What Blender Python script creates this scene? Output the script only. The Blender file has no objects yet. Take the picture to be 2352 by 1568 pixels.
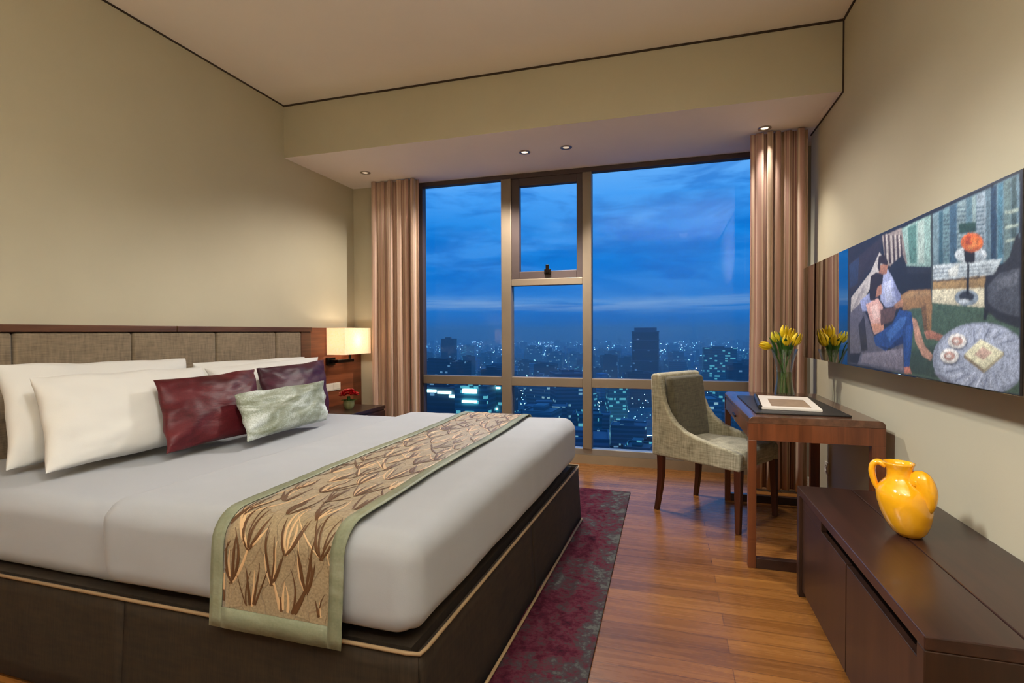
import bpy, bmesh, math, random
from mathutils import Vector, Matrix, noise
PI = math.pi
SC = bpy.context.scene
COL = SC.collection

# ---------------------------------------------------------------- helpers
def lin(c):
    r = []
    for v in c:
        v = v / 255.0
        r.append(v / 12.92 if v <= 0.04045 else ((v + 0.055) / 1.055) ** 2.4)
    return (r[0], r[1], r[2], 1.0)

class NT:
    def __init__(s, name):
        s.m = bpy.data.materials.new(name); s.m.use_nodes = True
        s.t = s.m.node_tree; s.n = s.t.nodes
        s.b = s.n['Principled BSDF']; s.out = s.n['Material Output']
    def add(s, kind, **kw):
        n = s.n.new(kind)
        for k, v in kw.items():
            if k in n.inputs.keys() and not hasattr(n, k): n.inputs[k].default_value = v
            else: setattr(n, k, v)
        return n
    def ln(s, a, b): s.t.links.new(a, b)
    def math(s, op, a, b=None, c=None):
        n = s.n.new('ShaderNodeMath'); n.operation = op
        for i, v in enumerate((a, b, c)):
            if v is None: continue
            if isinstance(v, (int, float)): n.inputs[i].default_value = v
            else: s.ln(v, n.inputs[i])
        return n.outputs[0]
    def ramp(s, fac, stops, interp='LINEAR'):
        n = s.n.new('ShaderNodeValToRGB'); cr = n.color_ramp; cr.interpolation = interp
        while len(cr.elements) > 1: cr.elements.remove(cr.elements[-1])
        cr.elements[0].position = stops[0][0]; cr.elements[0].color = stops[0][1]
        for p, c in stops[1:]:
            e = cr.elements.new(p); e.color = c
        s.ln(fac, n.inputs[0]); return n.outputs[0]
    def mix(s, fac, a, b, mode='MIX'):
        n = s.n.new('ShaderNodeMix'); n.data_type = 'RGBA'; n.blend_type = mode
        for i, v in ((0, fac), (6, a), (7, b)):
            if isinstance(v, (int, float)): n.inputs[i].default_value = v
            elif isinstance(v, tuple): n.inputs[i].default_value = v
            else: s.ln(v, n.inputs[i])
        return n.outputs[2]
    def coord(s, kind='Object', scale=(1, 1, 1), rot=(0, 0, 0)):
        tc = s.n.new('ShaderNodeTexCoord'); mp = s.n.new('ShaderNodeMapping')
        mp.inputs['Scale'].default_value = scale; mp.inputs['Rotation'].default_value = rot
        s.ln(tc.outputs[kind], mp.inputs[0]); return mp.outputs[0]
    def noise(s, vec, scale, detail=3, rough=.5, dist=0, out='Fac'):
        n = s.n.new('ShaderNodeTexNoise'); n.inputs['Scale'].default_value = scale
        n.inputs['Detail'].default_value = detail; n.inputs['Roughness'].default_value = rough
        n.inputs['Distortion'].default_value = dist
        if vec is not None: s.ln(vec, n.inputs['Vector'])
        return n.outputs[out]
    def bump(s, h, strength=.2, dist=.01):
        n = s.n.new('ShaderNodeBump'); n.inputs['Strength'].default_value = strength
        n.inputs['Distance'].default_value = dist
        s.ln(h, n.inputs['Height']); s.ln(n.outputs[0], s.b.inputs['Normal'])
    def set(s, **kw):
        for k, v in kw.items():
            k = k.replace('_', ' ')
            if isinstance(v, (int, float, tuple)): s.b.inputs[k].default_value = v
            else: s.ln(v, s.b.inputs[k])
        return s

def plain(name, rgb, rough=.6, metal=0.0, spec=.5, var=.06, vscale=8, bump=0, bscale=60, sheen=0, coat=0):
    s = NT(name); c = lin(rgb)
    v = s.coord('Object')
    n = s.noise(v, vscale, 4)
    d = tuple(x * (1 - var) for x in c[:3]) + (1,); l = tuple(min(1, x * (1 + var)) for x in c[:3]) + (1,)
    s.set(Base_Color=s.ramp(n, [(.3, d), (.7, l)]), Roughness=rough, Metallic=metal, Specular_IOR_Level=spec)
    if sheen: s.set(Sheen_Weight=sheen, Sheen_Roughness=.4)
    if coat: s.set(Coat_Weight=coat, Coat_Roughness=.08)
    if bump: s.bump(s.noise(v, bscale, 3), bump, .004)
    return s.m

def wood(name, c1, c2, axis=0, rough=.35, scale=1.0, coat=0, fine=60):
    s = NT(name)
    sc = [fine * .5, fine * .5, fine * .5]; sc[axis] = 1.6
    v = s.coord('Object', tuple(x * scale for x in sc))
    n1 = s.noise(v, 1.0, 5, .6, .4)
    sc2 = [7.0, 7.0, 7.0]; sc2[axis] = .8
    n2 = s.noise(s.coord('Object', tuple(x * scale for x in sc2)), 1.0, 3, .5, 1.2)
    f = s.math('ADD', s.math('MULTIPLY', n1, .55), s.math('MULTIPLY', n2, .45))
    s.set(Base_Color=s.ramp(f, [(.33, lin(c1)), (.62, lin(c2))]), Roughness=rough)
    if coat: s.set(Coat_Weight=coat, Coat_Roughness=.1)
    s.bump(n1, .06, .002)
    return s.m

def fabric(name, c1, c2, sx=180, sz=180, rough=.9, bump=.25, sheen=.2, big=5):
    s = NT(name)
    a = s.noise(s.coord('Object', (sx, sx, 14)), 1, 2); b = s.noise(s.coord('Object', (14, 14, sz)), 1, 2)
    f = s.math('ADD', s.math('MULTIPLY', a, .5), s.math('MULTIPLY', b, .5))
    g = s.noise(s.coord('Object'), big, 3)
    f2 = s.math('ADD', s.math('MULTIPLY', f, .75), s.math('MULTIPLY', g, .25))
    s.set(Base_Color=s.ramp(f2, [(.36, lin(c1)), (.62, lin(c2))]), Roughness=rough, Sheen_Weight=sheen)
    s.bump(f, bump, .003)
    return s.m

def arch_glass(name, tint=(1, 1, 1), refl=1.0):
    s = NT(name); s.n.remove(s.b)
    tr = s.n.new('ShaderNodeBsdfTransparent'); tr.inputs[0].default_value = tint + (1,)
    gl = s.n.new('ShaderNodeBsdfGlossy'); gl.inputs['Roughness'].default_value = .01
    lw = s.n.new('ShaderNodeLayerWeight')
    mx = s.n.new('ShaderNodeMixShader')
    s.ln(s.math('MULTIPLY', s.math('ADD', s.math('MULTIPLY', s.math('POWER', lw.outputs['Facing'], 4), .8), .045), refl), mx.inputs[0]); s.ln(tr.outputs[0], mx.inputs[1]); s.ln(gl.outputs[0], mx.inputs[2])
    s.ln(mx.outputs[0], s.out.inputs[0]); return s.m

def emit(name, rgb, strength):
    s = NT(name); s.set(Base_Color=lin(rgb), Emission_Color=lin(rgb), Emission_Strength=strength); return s.m

# --- mesh building (everything is in metres, in room coordinates: x along the window, y towards it, z up)
def box(bm, x0, x1, y0, y1, z0, z1, mi=0):
    vs = [bm.verts.new((x, y, z)) for x in (x0, x1) for y in (y0, y1) for z in (z0, z1)]
    for q in ((0, 1, 3, 2), (4, 6, 7, 5), (0, 4, 5, 1), (2, 3, 7, 6), (0, 2, 6, 4), (1, 5, 7, 3)):
        f = bm.faces.new([vs[i] for i in q]); f.material_index = mi
    return vs

def rbox(bm, x0, x1, y0, y1, z0, z1, r, n=6, k=4, deform=None, keep=None, mi=0):
    """a box with rounded edges on a fine grid (n inner steps, k steps round each edge)"""
    c = Vector(((x0 + x1) / 2, (y0 + y1) / 2, (z0 + z1) / 2)); h = Vector(((x1 - x0) / 2, (y1 - y0) / 2, (z1 - z0) / 2))
    nn = n if isinstance(n, (tuple, list)) else (n, n, n)
    ax = []
    for i in range(3):
        rr = min(r, h[i] * .999)
        a = [-h[i] + rr * (1 - math.tan((1 - j / k) * PI / 4)) for j in range(k)]
        m = [(-h[i] + rr) + (2 * (h[i] - rr)) * j / nn[i] for j in range(nn[i] + 1)]
        ax.append(a + m + [-v for v in reversed(a)])
    def mp(p):
        q = Vector([max(-h[i] + min(r, h[i] * .999), min(h[i] - min(r, h[i] * .999), p[i])) for i in range(3)])
        d = Vector(p) - q
        if d.length > 1e-9: q = q + d.normalized() * r
        return q + c
    cache = {}
    def V(p):
        key = tuple(round(t, 6) for t in p)
        if key not in cache:
            w = mp(p)
            if deform: w = deform(w)
            cache[key] = bm.verts.new(w)
        return cache[key]
    for i in range(3):
        u, w = (i + 1) % 3, (i + 2) % 3
        for s in (-1, 1):
            for a in range(len(ax[u]) - 1):
                for b in range(len(ax[w]) - 1):
                    q = []
                    for (da, db) in ((0, 0), (1, 0), (1, 1), (0, 1)):
                        p = [0, 0, 0]; p[i] = s * h[i]; p[u] = ax[u][a + da]; p[w] = ax[w][b + db]; q.append(p)
                    if keep:
                        cc = sum((mp(p) for p in q), Vector()) / 4
                        nrm = Vector((0, 0, 0)); nrm[i] = s
                        if not keep(cc, nrm): continue
                    vs = [V(p) for p in q]
                    if s < 0: vs.reverse()
                    if len(set(vs)) < 3: continue
                    try: f = bm.faces.new(vs); f.material_index = mi
                    except ValueError: pass

def tube(bm, pts, radii, n=10, cap=True, mi=0, flat=1.0):
    pts = [Vector(p) for p in pts]
    if not isinstance(radii, (list, tuple)): radii = [radii] * len(pts)
    rings = []; up = None
    for i, p in enumerate(pts):
        t = (pts[min(i + 1, len(pts) - 1)] - pts[max(i - 1, 0)]).normalized()
        if up is None:
            up = Vector((0, 0, 1)) if abs(t.z) < .9 else Vector((1, 0, 0))
        a = (up - t * up.dot(t)).normalized(); b = t.cross(a); up = a
        rings.append([bm.verts.new(p + (a * math.cos(2 * PI * k / n) + b * math.sin(2 * PI * k / n) * flat) * radii[i]) for k in range(n)])
    for i in range(len(rings) - 1):
        for k in range(n):
            f = bm.faces.new((rings[i][k], rings[i][(k + 1) % n], rings[i + 1][(k + 1) % n], rings[i + 1][k])); f.material_index = mi
    if cap:
        f = bm.faces.new(list(reversed(rings[0]))); f.material_index = mi
        f = bm.faces.new(rings[-1]); f.material_index = mi

def lathe(bm, prof, c=(0, 0, 0), n=32, cap_bottom=True, cap_top=False, shear=(0, 0), mi=0):
    rings = []
    for r, z in prof:
        rings.append([bm.verts.new((c[0] + shear[0] * z + r * math.cos(2 * PI * k / n), c[1] + shear[1] * z + r * math.sin(2 * PI * k / n), c[2] + z)) for k in range(n)])
    for i in range(len(rings) - 1):
        for k in range(n):
            f = bm.faces.new((rings[i][k], rings[i][(k + 1) % n], rings[i + 1][(k + 1) % n], rings[i + 1][k])); f.material_index = mi
    if cap_bottom: bm.faces.new(list(reversed(rings[0]))).material_index = mi
    if cap_top: bm.faces.new(rings[-1]).material_index = mi

def prism(bm, poly, axis, a, b, mi=0):
    """poly of 2-D points extruded along axis from a to b (axis 0: poly=(y,z), 1: (x,z), 2: (x,y))"""
    def P(q, t):
        return {0: (t, q[0], q[1]), 1: (q[0], t, q[1]), 2: (q[0], q[1], t)}[axis]
    A = [bm.verts.new(P(q, a)) for q in poly]; B = [bm.verts.new(P(q, b)) for q in poly]
    n = len(poly)
    for f in (bm.faces.new(A), bm.faces.new(list(reversed(B)))): f.material_index = mi
    for i in range(n):
        bm.faces.new((A[i], B[i], B[(i + 1) % n], A[(i + 1) % n])).material_index = mi

def obj(name, bm, mats, parent=None, origin=None, smooth=False, bevel=0, segs=2, xf=None, angle=35):
    bmesh.ops.recalc_face_normals(bm, faces=bm.faces[:])
    if xf is not None: bmesh.ops.transform(bm, matrix=xf, verts=bm.verts[:])
    if parent is not None:
        p = parent; o0 = Vector()
        while p is not None: o0 += p.location; p = p.parent
    elif origin is not None: o0 = Vector(origin)
    else:
        xs = [v.co for v in bm.verts]
        o0 = Vector(((min(v.x for v in xs) + max(v.x for v in xs)) / 2, (min(v.y for v in xs) + max(v.y for v in xs)) / 2, min(v.z for v in xs)))
    bmesh.ops.translate(bm, verts=bm.verts[:], vec=-o0)
    if smooth:
        for f in bm.faces: f.smooth = True
        if smooth == 'auto':
            for e in bm.edges:
                if len(e.link_faces) == 2 and e.calc_face_angle(0) > math.radians(angle): e.smooth = False
    me = bpy.data.meshes.new(name); bm.to_mesh(me); bm.free()
    for m in (mats if isinstance(mats, (list, tuple)) else [mats]): me.materials.append(m)
    o = bpy.data.objects.new(name, me); COL.objects.link(o)
    if parent is not None: o.parent = parent
    else: o.location = o0
    if bevel:
        b = o.modifiers.new('edge', 'BEVEL'); b.width = bevel; b.segments = segs; b.limit_method = 'ANGLE'; b.angle_limit = math.radians(40)
        b.harden_normals = False
    return o

def tag(o, label, cat=None, group=None, kind=None):
    if label: o['label'] = label
    if cat: o['category'] = cat
    if group: o['group'] = group
    if kind: o['kind'] = kind
    return o

def thing(name, label, cat, loc, group=None, kind=None):
    o = bpy.data.objects.new(name, None); COL.objects.link(o); o.location = loc
    o.empty_display_size = .1
    return tag(o, label, cat, group, kind)

def copy_thing(src, dloc, label=None, group=None):
    r = src.copy(); COL.objects.link(r); r.location = Vector(src.location) + Vector(dloc)
    if label: r['label'] = label
    if group: r['group'] = group
    for ch in list(src.children):
        c = ch.copy(); COL.objects.link(c); c.parent = r
        for g in list(ch.children):
            d = g.copy(); COL.objects.link(d); d.parent = c
    return r

def NB(): return bmesh.new()
def fbm(p, s, seed=0): return noise.fractal(Vector((p[0] * s + seed, p[1] * s - seed, p[2] * s + 2 * seed)), 1.0, 2.0, 3)

# ---------------------------------------------------------------- dimensions
XL, XR = -3.031, 1.02          # left and right wall
YW, YB = 4.584, 3.60           # window wall, face of the dropped beam
YN = -2.6                      # wall behind the camera
ZC, ZS = 3.043, 2.6145         # ceiling, underside of the beam

# ---------------------------------------------------------------- materials
M = {}
M['wall'] = plain('beige_wall_paint', (192, 183, 158), .75, var=.02, vscale=3, bump=.04, bscale=220)
M['ceil'] = plain('ceiling_paint', (244, 233, 216), .8, var=.015, vscale=2)
M['soffit'] = plain('soffit_paint', (252, 241, 230), .8, var=.015, vscale=2)
M['gap'] = plain('gap_shade_and_frame_dark', (62, 46, 30), .8)  # dark colour painting gap and pocket shade, also on the mirror's box frame
M['dark_wood'] = wood('dark_walnut_veneer', (30, 16, 12), (56, 32, 23), 1, .34, coat=.15)
M['dark_wood_z'] = wood('dark_walnut_upright', (30, 17, 11), (56, 33, 21), 2, .36, coat=.1)
M['desk_wood'] = wood('reddish_brown_veneer', (72, 34, 16), (122, 66, 36), 2, .3, coat=.2)
M['desk_top'] = wood('desk_top_veneer', (62, 36, 24), (104, 68, 48), 1, .24, coat=.3)
M['leg_wood'] = wood('chair_leg_wood', (44, 20, 12), (82, 40, 24), 2, .35)
M['head_wood'] = wood('headboard_wood', (70, 42, 26), (112, 72, 46), 1, .4)
M['panel_wood'] = wood('side_panel_wood', (92, 44, 26), (138, 76, 46), 1, .4)
M['head_fab'] = fabric('headboard_linen', (106, 90, 70), (142, 124, 100), 70, 260, bump=.25)
M['white'] = plain('white_cotton', (164, 167, 174), .85, var=.015, vscale=3, sheen=.2, bump=.05, bscale=300)
M['white_p'] = plain('white_pillowcase', (214, 211, 206), .85, var=.015, vscale=3, sheen=.2, bump=.05, bscale=300)
M['skirt'] = fabric('brown_bed_skirt', (30, 21, 11), (52, 38, 22), 240, 60, .8, .15, 0)
M['piping'] = plain('skirt_piping', (150, 124, 92), .7)
M['frame'] = plain('bronze_window_frame', (134, 118, 100), .45, .2, var=.03)
M['frame_dark'] = plain('dark_window_gasket', (78, 64, 62), .5, .1)
M['sill'] = plain('window_sill', (150, 132, 108), .5); M['ledge'] = plain('window_ledge', (150, 148, 144), .18, .3)
M['metal'] = plain('dark_metal', (32, 24, 20), .35, .8)
M['chrome'] = plain('brushed_trim', (190, 180, 168), .28, .9)
M['plate'] = plain('cream_plastic', (226, 216, 200), .4)
M['jug'] = plain('glazed_yellow_ceramic', (238, 166, 22), .12, var=.05, vscale=14, coat=.8)
M['black'] = plain('black_leather', (30, 24, 20), .45, bump=.1, bscale=300)
M['paper'] = plain('white_paper', (232, 220, 206), .6, var=.01)
M['brownpaper'] = plain('brown_print', (150, 124, 98), .55, var=.15, vscale=30)
M['chair_fab'] = fabric('grey_green_tweed', (134, 128, 106), (196, 190, 166), 150, 150, .95, .3, .3, 20)
M['chair_dark'] = fabric('dark_grey_green_tweed', (72, 68, 54), (108, 102, 82), 150, 150, .95, .3, .2, 20)
M['glass'] = arch_glass('window_glass', (.97, .99, 1.0), .28)
M['vase_glass'] = arch_glass('vase_glass', (.93, .97, .94), 1.3)
M['water'] = arch_glass('vase_water', (.80, .90, .68), .6)
M['stem'] = plain('tulip_stem', (74, 116, 30), .5, var=.15, vscale=30)
M['leaf'] = plain('tulip_leaf', (52, 96, 28), .5, var=.2, vscale=30)
M['petal'] = plain('yellow_petal', (255, 214, 22), .5, var=.1, vscale=40)
M['petal2'] = plain('pale_yellow_petal', (236, 224, 60), .5, var=.1, vscale=40)
M['red'] = plain('red_petal', (200, 24, 36), .5, var=.15, vscale=60)
M['pot'] = plain('greenish_glass_pot', (134, 134, 92), .25)

def mk_floor():
    s = NT('oak_floor')
    v = s.coord('Object')
    bk = s.n.new('ShaderNodeTexBrick')
    bk.inputs['Scale'].default_value = 1.0; bk.inputs['Mortar Size'].default_value = .0016
    bk.inputs['Brick Width'].default_value = 1.15; bk.inputs['Row Height'].default_value = .092
    bk.inputs['Mortar Smooth'].default_value = .1; bk.inputs['Bias'].default_value = 0
    bk.inputs['Color1'].default_value = (0, 0, 0, 1); bk.inputs['Color2'].default_value = (1, 1, 1, 1)
    bk.inputs['Mortar'].default_value = (.5, .5, .5, 1)
    s.ln(v, bk.inputs['Vector'])
    g = s.noise(s.coord('Object', (2.2, 46, 46)), 1, 5, .6, .5)
    g2 = s.noise(s.coord('Object', (.9, 9, 9)), 1, 3, .5, .8)
    f = s.math('ADD', s.math('MULTIPLY', g, .45), s.math('MULTIPLY', g2, .3))
    f = s.math('ADD', f, s.math('MULTIPLY', bk.outputs['Color'], .22))
    c = s.ramp(f, [(.25, lin((92, 54, 22))), (.5, lin((128, 80, 36))), (.72, lin((154, 102, 48)))])
    c = s.mix(s.math('MULTIPLY', bk.outputs['Fac'], .8), c, lin((70, 40, 20)))
    s.set(Base_Color=c, Roughness=s.math('ADD', s.math('MULTIPLY', g, .15), .2), Specular_IOR_Level=.38)
    s.bump(s.math('SUBTRACT', s.math('MULTIPLY', g, .3), bk.outputs['Fac']), .08, .002)
    return s.m
M['floor'] = mk_floor()

def mk_rug():
    s = NT('maroon_grey_rug')
    v = s.coord('Object')
    a = s.noise(v, 2.6, 6, .72, .6); b = s.noise(v, 34, 3, .7); e = s.noise(v, 9, 4, .7)
    weave = s.noise(s.coord('Object', (30, 260, 30)), 1, 2)
    sep = s.n.new('ShaderNodeSeparateXYZ'); s.ln(v, sep.inputs[0])
    edge = s.math('MULTIPLY', s.math('MAXIMUM', s.math('SUBTRACT', sep.outputs[0], .22), 0), .95)   # greyer border
    pat = s.noise(v, 5.5, 4, .7, .4)
    f = s.math('SUBTRACT', s.math('ADD', s.math('MULTIPLY', a, .68), s.math('ADD', s.math('MULTIPLY', e, .42), s.math('MULTIPLY', s.math('SUBTRACT', pat, .5), .75))), edge)
    f = s.math('ADD', f, s.math('MULTIPLY', s.math('SUBTRACT', b, .5), .8))
    c = s.ramp(f, [(.26, lin((92, 96, 92))), (.38, lin((64, 62, 66))), (.46, lin((74, 52, 56))), (.53, lin((88, 36, 50))), (.63, lin((74, 18, 36))), (.78, lin((40, 10, 24)))])
    s.set(Base_Color=s.mix(s.math('MULTIPLY', weave, .35), c, lin((60, 40, 48))), Roughness=.95, Specular_IOR_Level=.1)
    s.bump(s.math('ADD', b, weave), .5, .006)
    return s.m
M['rug'] = mk_rug()

def mk_curtain():
    s = NT('striped_curtain')
    tc = s.n.new('ShaderNodeUVMap'); mp = s.n.new('ShaderNodeMapping'); mp.inputs['Scale'].default_value = (1, 0, 1)
    s.ln(tc.outputs[0], mp.inputs[0])
    def nz(k, sh, d=1):
        m2 = s.n.new('ShaderNodeMapping'); m2.inputs['Scale'].default_value = (1, 0, 1); m2.inputs['Location'].default_value = (sh, 0, 0); s.ln(tc.outputs[0], m2.inputs[0])
        return s.noise(m2.outputs[0], k, d, .5)
    c = s.ramp(nz(30, 0), [(.36, lin((150, 116, 90))), (.43, lin((196, 162, 140))), (.49, lin((172, 124, 116))), (.54, lin((214, 186, 164))), (.60, lin((160, 132, 104))), (.66, lin((188, 142, 132)))], 'CONSTANT')
    c = s.mix(s.math('MULTIPLY', nz(52, 7.3), .35), c, lin((226, 206, 180)))
    c = s.mix(s.ramp(nz(64, 3.1), [(.60, (0, 0, 0, 1)), (.635, (.8, .8, .8, 1))]), c, lin((84, 54, 34)))
    c = s.mix(s.ramp(nz(46, 5.7), [(.63, (0, 0, 0, 1)), (.65, (.75, .75, .75, 1))]), c, lin((150, 88, 88)))
    s.set(Base_Color=c, Roughness=.7, Sheen_Weight=.3)
    s.bump(s.noise(mp.outputs[0], 300, 1), .1, .002)
    return s.m
M['curtain'] = mk_curtain()

def mk_velvet(name, c1, c2, c3, sh):
    s = NT(name); v = s.coord('Object')
    n = s.noise(s.coord('Object', (3, 3, 9)), 1, 3, .6, .8); f = s.noise(v, 140, 2)
    g = s.math('ADD', s.math('MULTIPLY', n, .8), s.math('MULTIPLY', f, .2))
    s.set(Base_Color=s.ramp(g, [(.35, lin(c1)), (.5, lin(c2)), (.66, lin(c3))]), Roughness=.47, Sheen_Weight=sh, Sheen_Roughness=.3, Specular_IOR_Level=.28)
    s.b.inputs['Sheen Tint'].default_value = lin(c3)
    s.bump(s.noise(s.coord('Object', (26, 26, 90)), 1, 3), .3, .004)
    return s.m
M['maroon'] = mk_velvet('maroon_satin', (58, 14, 18), (82, 22, 28), (100, 34, 38), .05)
M['plum'] = mk_velvet('plum_satin', (42, 9, 20), (60, 15, 32), (78, 26, 46), .08)
M['silver'] = mk_velvet('silver_green_velvet', (96, 98, 66), (140, 146, 130), (214, 220, 218), .8)
M['border'] = mk_velvet('sage_satin_border', (116, 120, 98), (134, 138, 116), (150, 154, 134), .4)

def mk_runner():
    s = NT('leaf_brocade')
    uv = s.n.new('ShaderNodeUVMap'); src = uv.outputs[0]
    wob = s.noise(src, 5.5, 2, .5, 0, 'Color')
    off = s.n.new('ShaderNodeVectorMath'); off.operation = 'MULTIPLY_ADD'
    s.ln(wob, off.inputs[0]); off.inputs[1].default_value = (.16, .10, 0); s.ln(src, off.inputs[2])
    def veins(sx, sy, shift, width):
        mp = s.n.new('ShaderNodeMapping'); mp.inputs['Scale'].default_value = (sx, sy, 1); mp.inputs['Location'].default_value = (shift, shift * .7, 0)
        mp.inputs['Rotation'].default_value = (0, 0, .25)
        s.ln(off.outputs[0], mp.inputs[0])
        vo = s.n.new('ShaderNodeTexVoronoi'); vo.feature = 'DISTANCE_TO_EDGE'; vo.voronoi_dimensions = '2D'; vo.inputs['Scale'].default_value = 1
        s.ln(mp.outputs[0], vo.inputs['Vector'])
        n = s.n.new('ShaderNodeMapRange'); n.inputs[1].default_value = 0; n.inputs[2].default_value = width; n.inputs[3].default_value = 1; n.inputs[4].default_value = 0
        s.ln(vo.outputs[0], n.inputs[0]); return n.outputs[0]
    fine = veins(20, 9, 3.3, .05)
    msk = s.math('GREATER_THAN', s.noise(src, 14, 1), .46)
    base = s.ramp(s.noise(src, 160, 2), [(.3, lin((134, 116, 88))), (.7, lin((170, 150, 120)))])
    c = s.mix(s.math('MULTIPLY', s.math('MULTIPLY', fine, msk), .45), base, lin((104, 78, 50)))
    s.set(Base_Color=c, Roughness=.5, Sheen_Weight=.3, Specular_IOR_Level=.5)
    s.bump(s.math('ADD', s.noise(src, 30, 3), s.math('MULTIPLY', fine, .5)), .4, .006)
    return s.m
M['runner'] = mk_runner()
M['thread_light'] = plain('tan_thread', (214, 178, 136), .4, sheen=.3); M['thread_dark'] = plain('brown_thread', (92, 60, 32), .5, sheen=.2)

def mk_mirror():
    s = NT('smoked_mirror'); s.set(Base_Color=(.50, .48, .46, 1), Metallic=1.0, Roughness=.02); return s.m
M['mirror'] = mk_mirror()

def mk_shade(name='linen_shade', strength=1.0):
    s = NT(name)
    n = s.noise(s.coord('Object', (60, 60, 60)), 1, 2)
    c = s.ramp(n, [(.3, lin((246, 226, 196))), (.7, lin((253, 238, 214)))])
    s.set(Base_Color=c, Roughness=.8)
    tl = s.n.new('ShaderNodeBsdfTranslucent'); s.ln(c, tl.inputs[0])
    mx = s.n.new('ShaderNodeMixShader'); mx.inputs[0].default_value = .5; s.set(Emission_Color=c, Emission_Strength=.5)
    s.ln(s.b.outputs[0], mx.inputs[1]); s.ln(tl.outputs[0], mx.inputs[2]); s.ln(mx.outputs[0], s.out.inputs[0])
    return s.m
M['shade'] = mk_shade()

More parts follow.
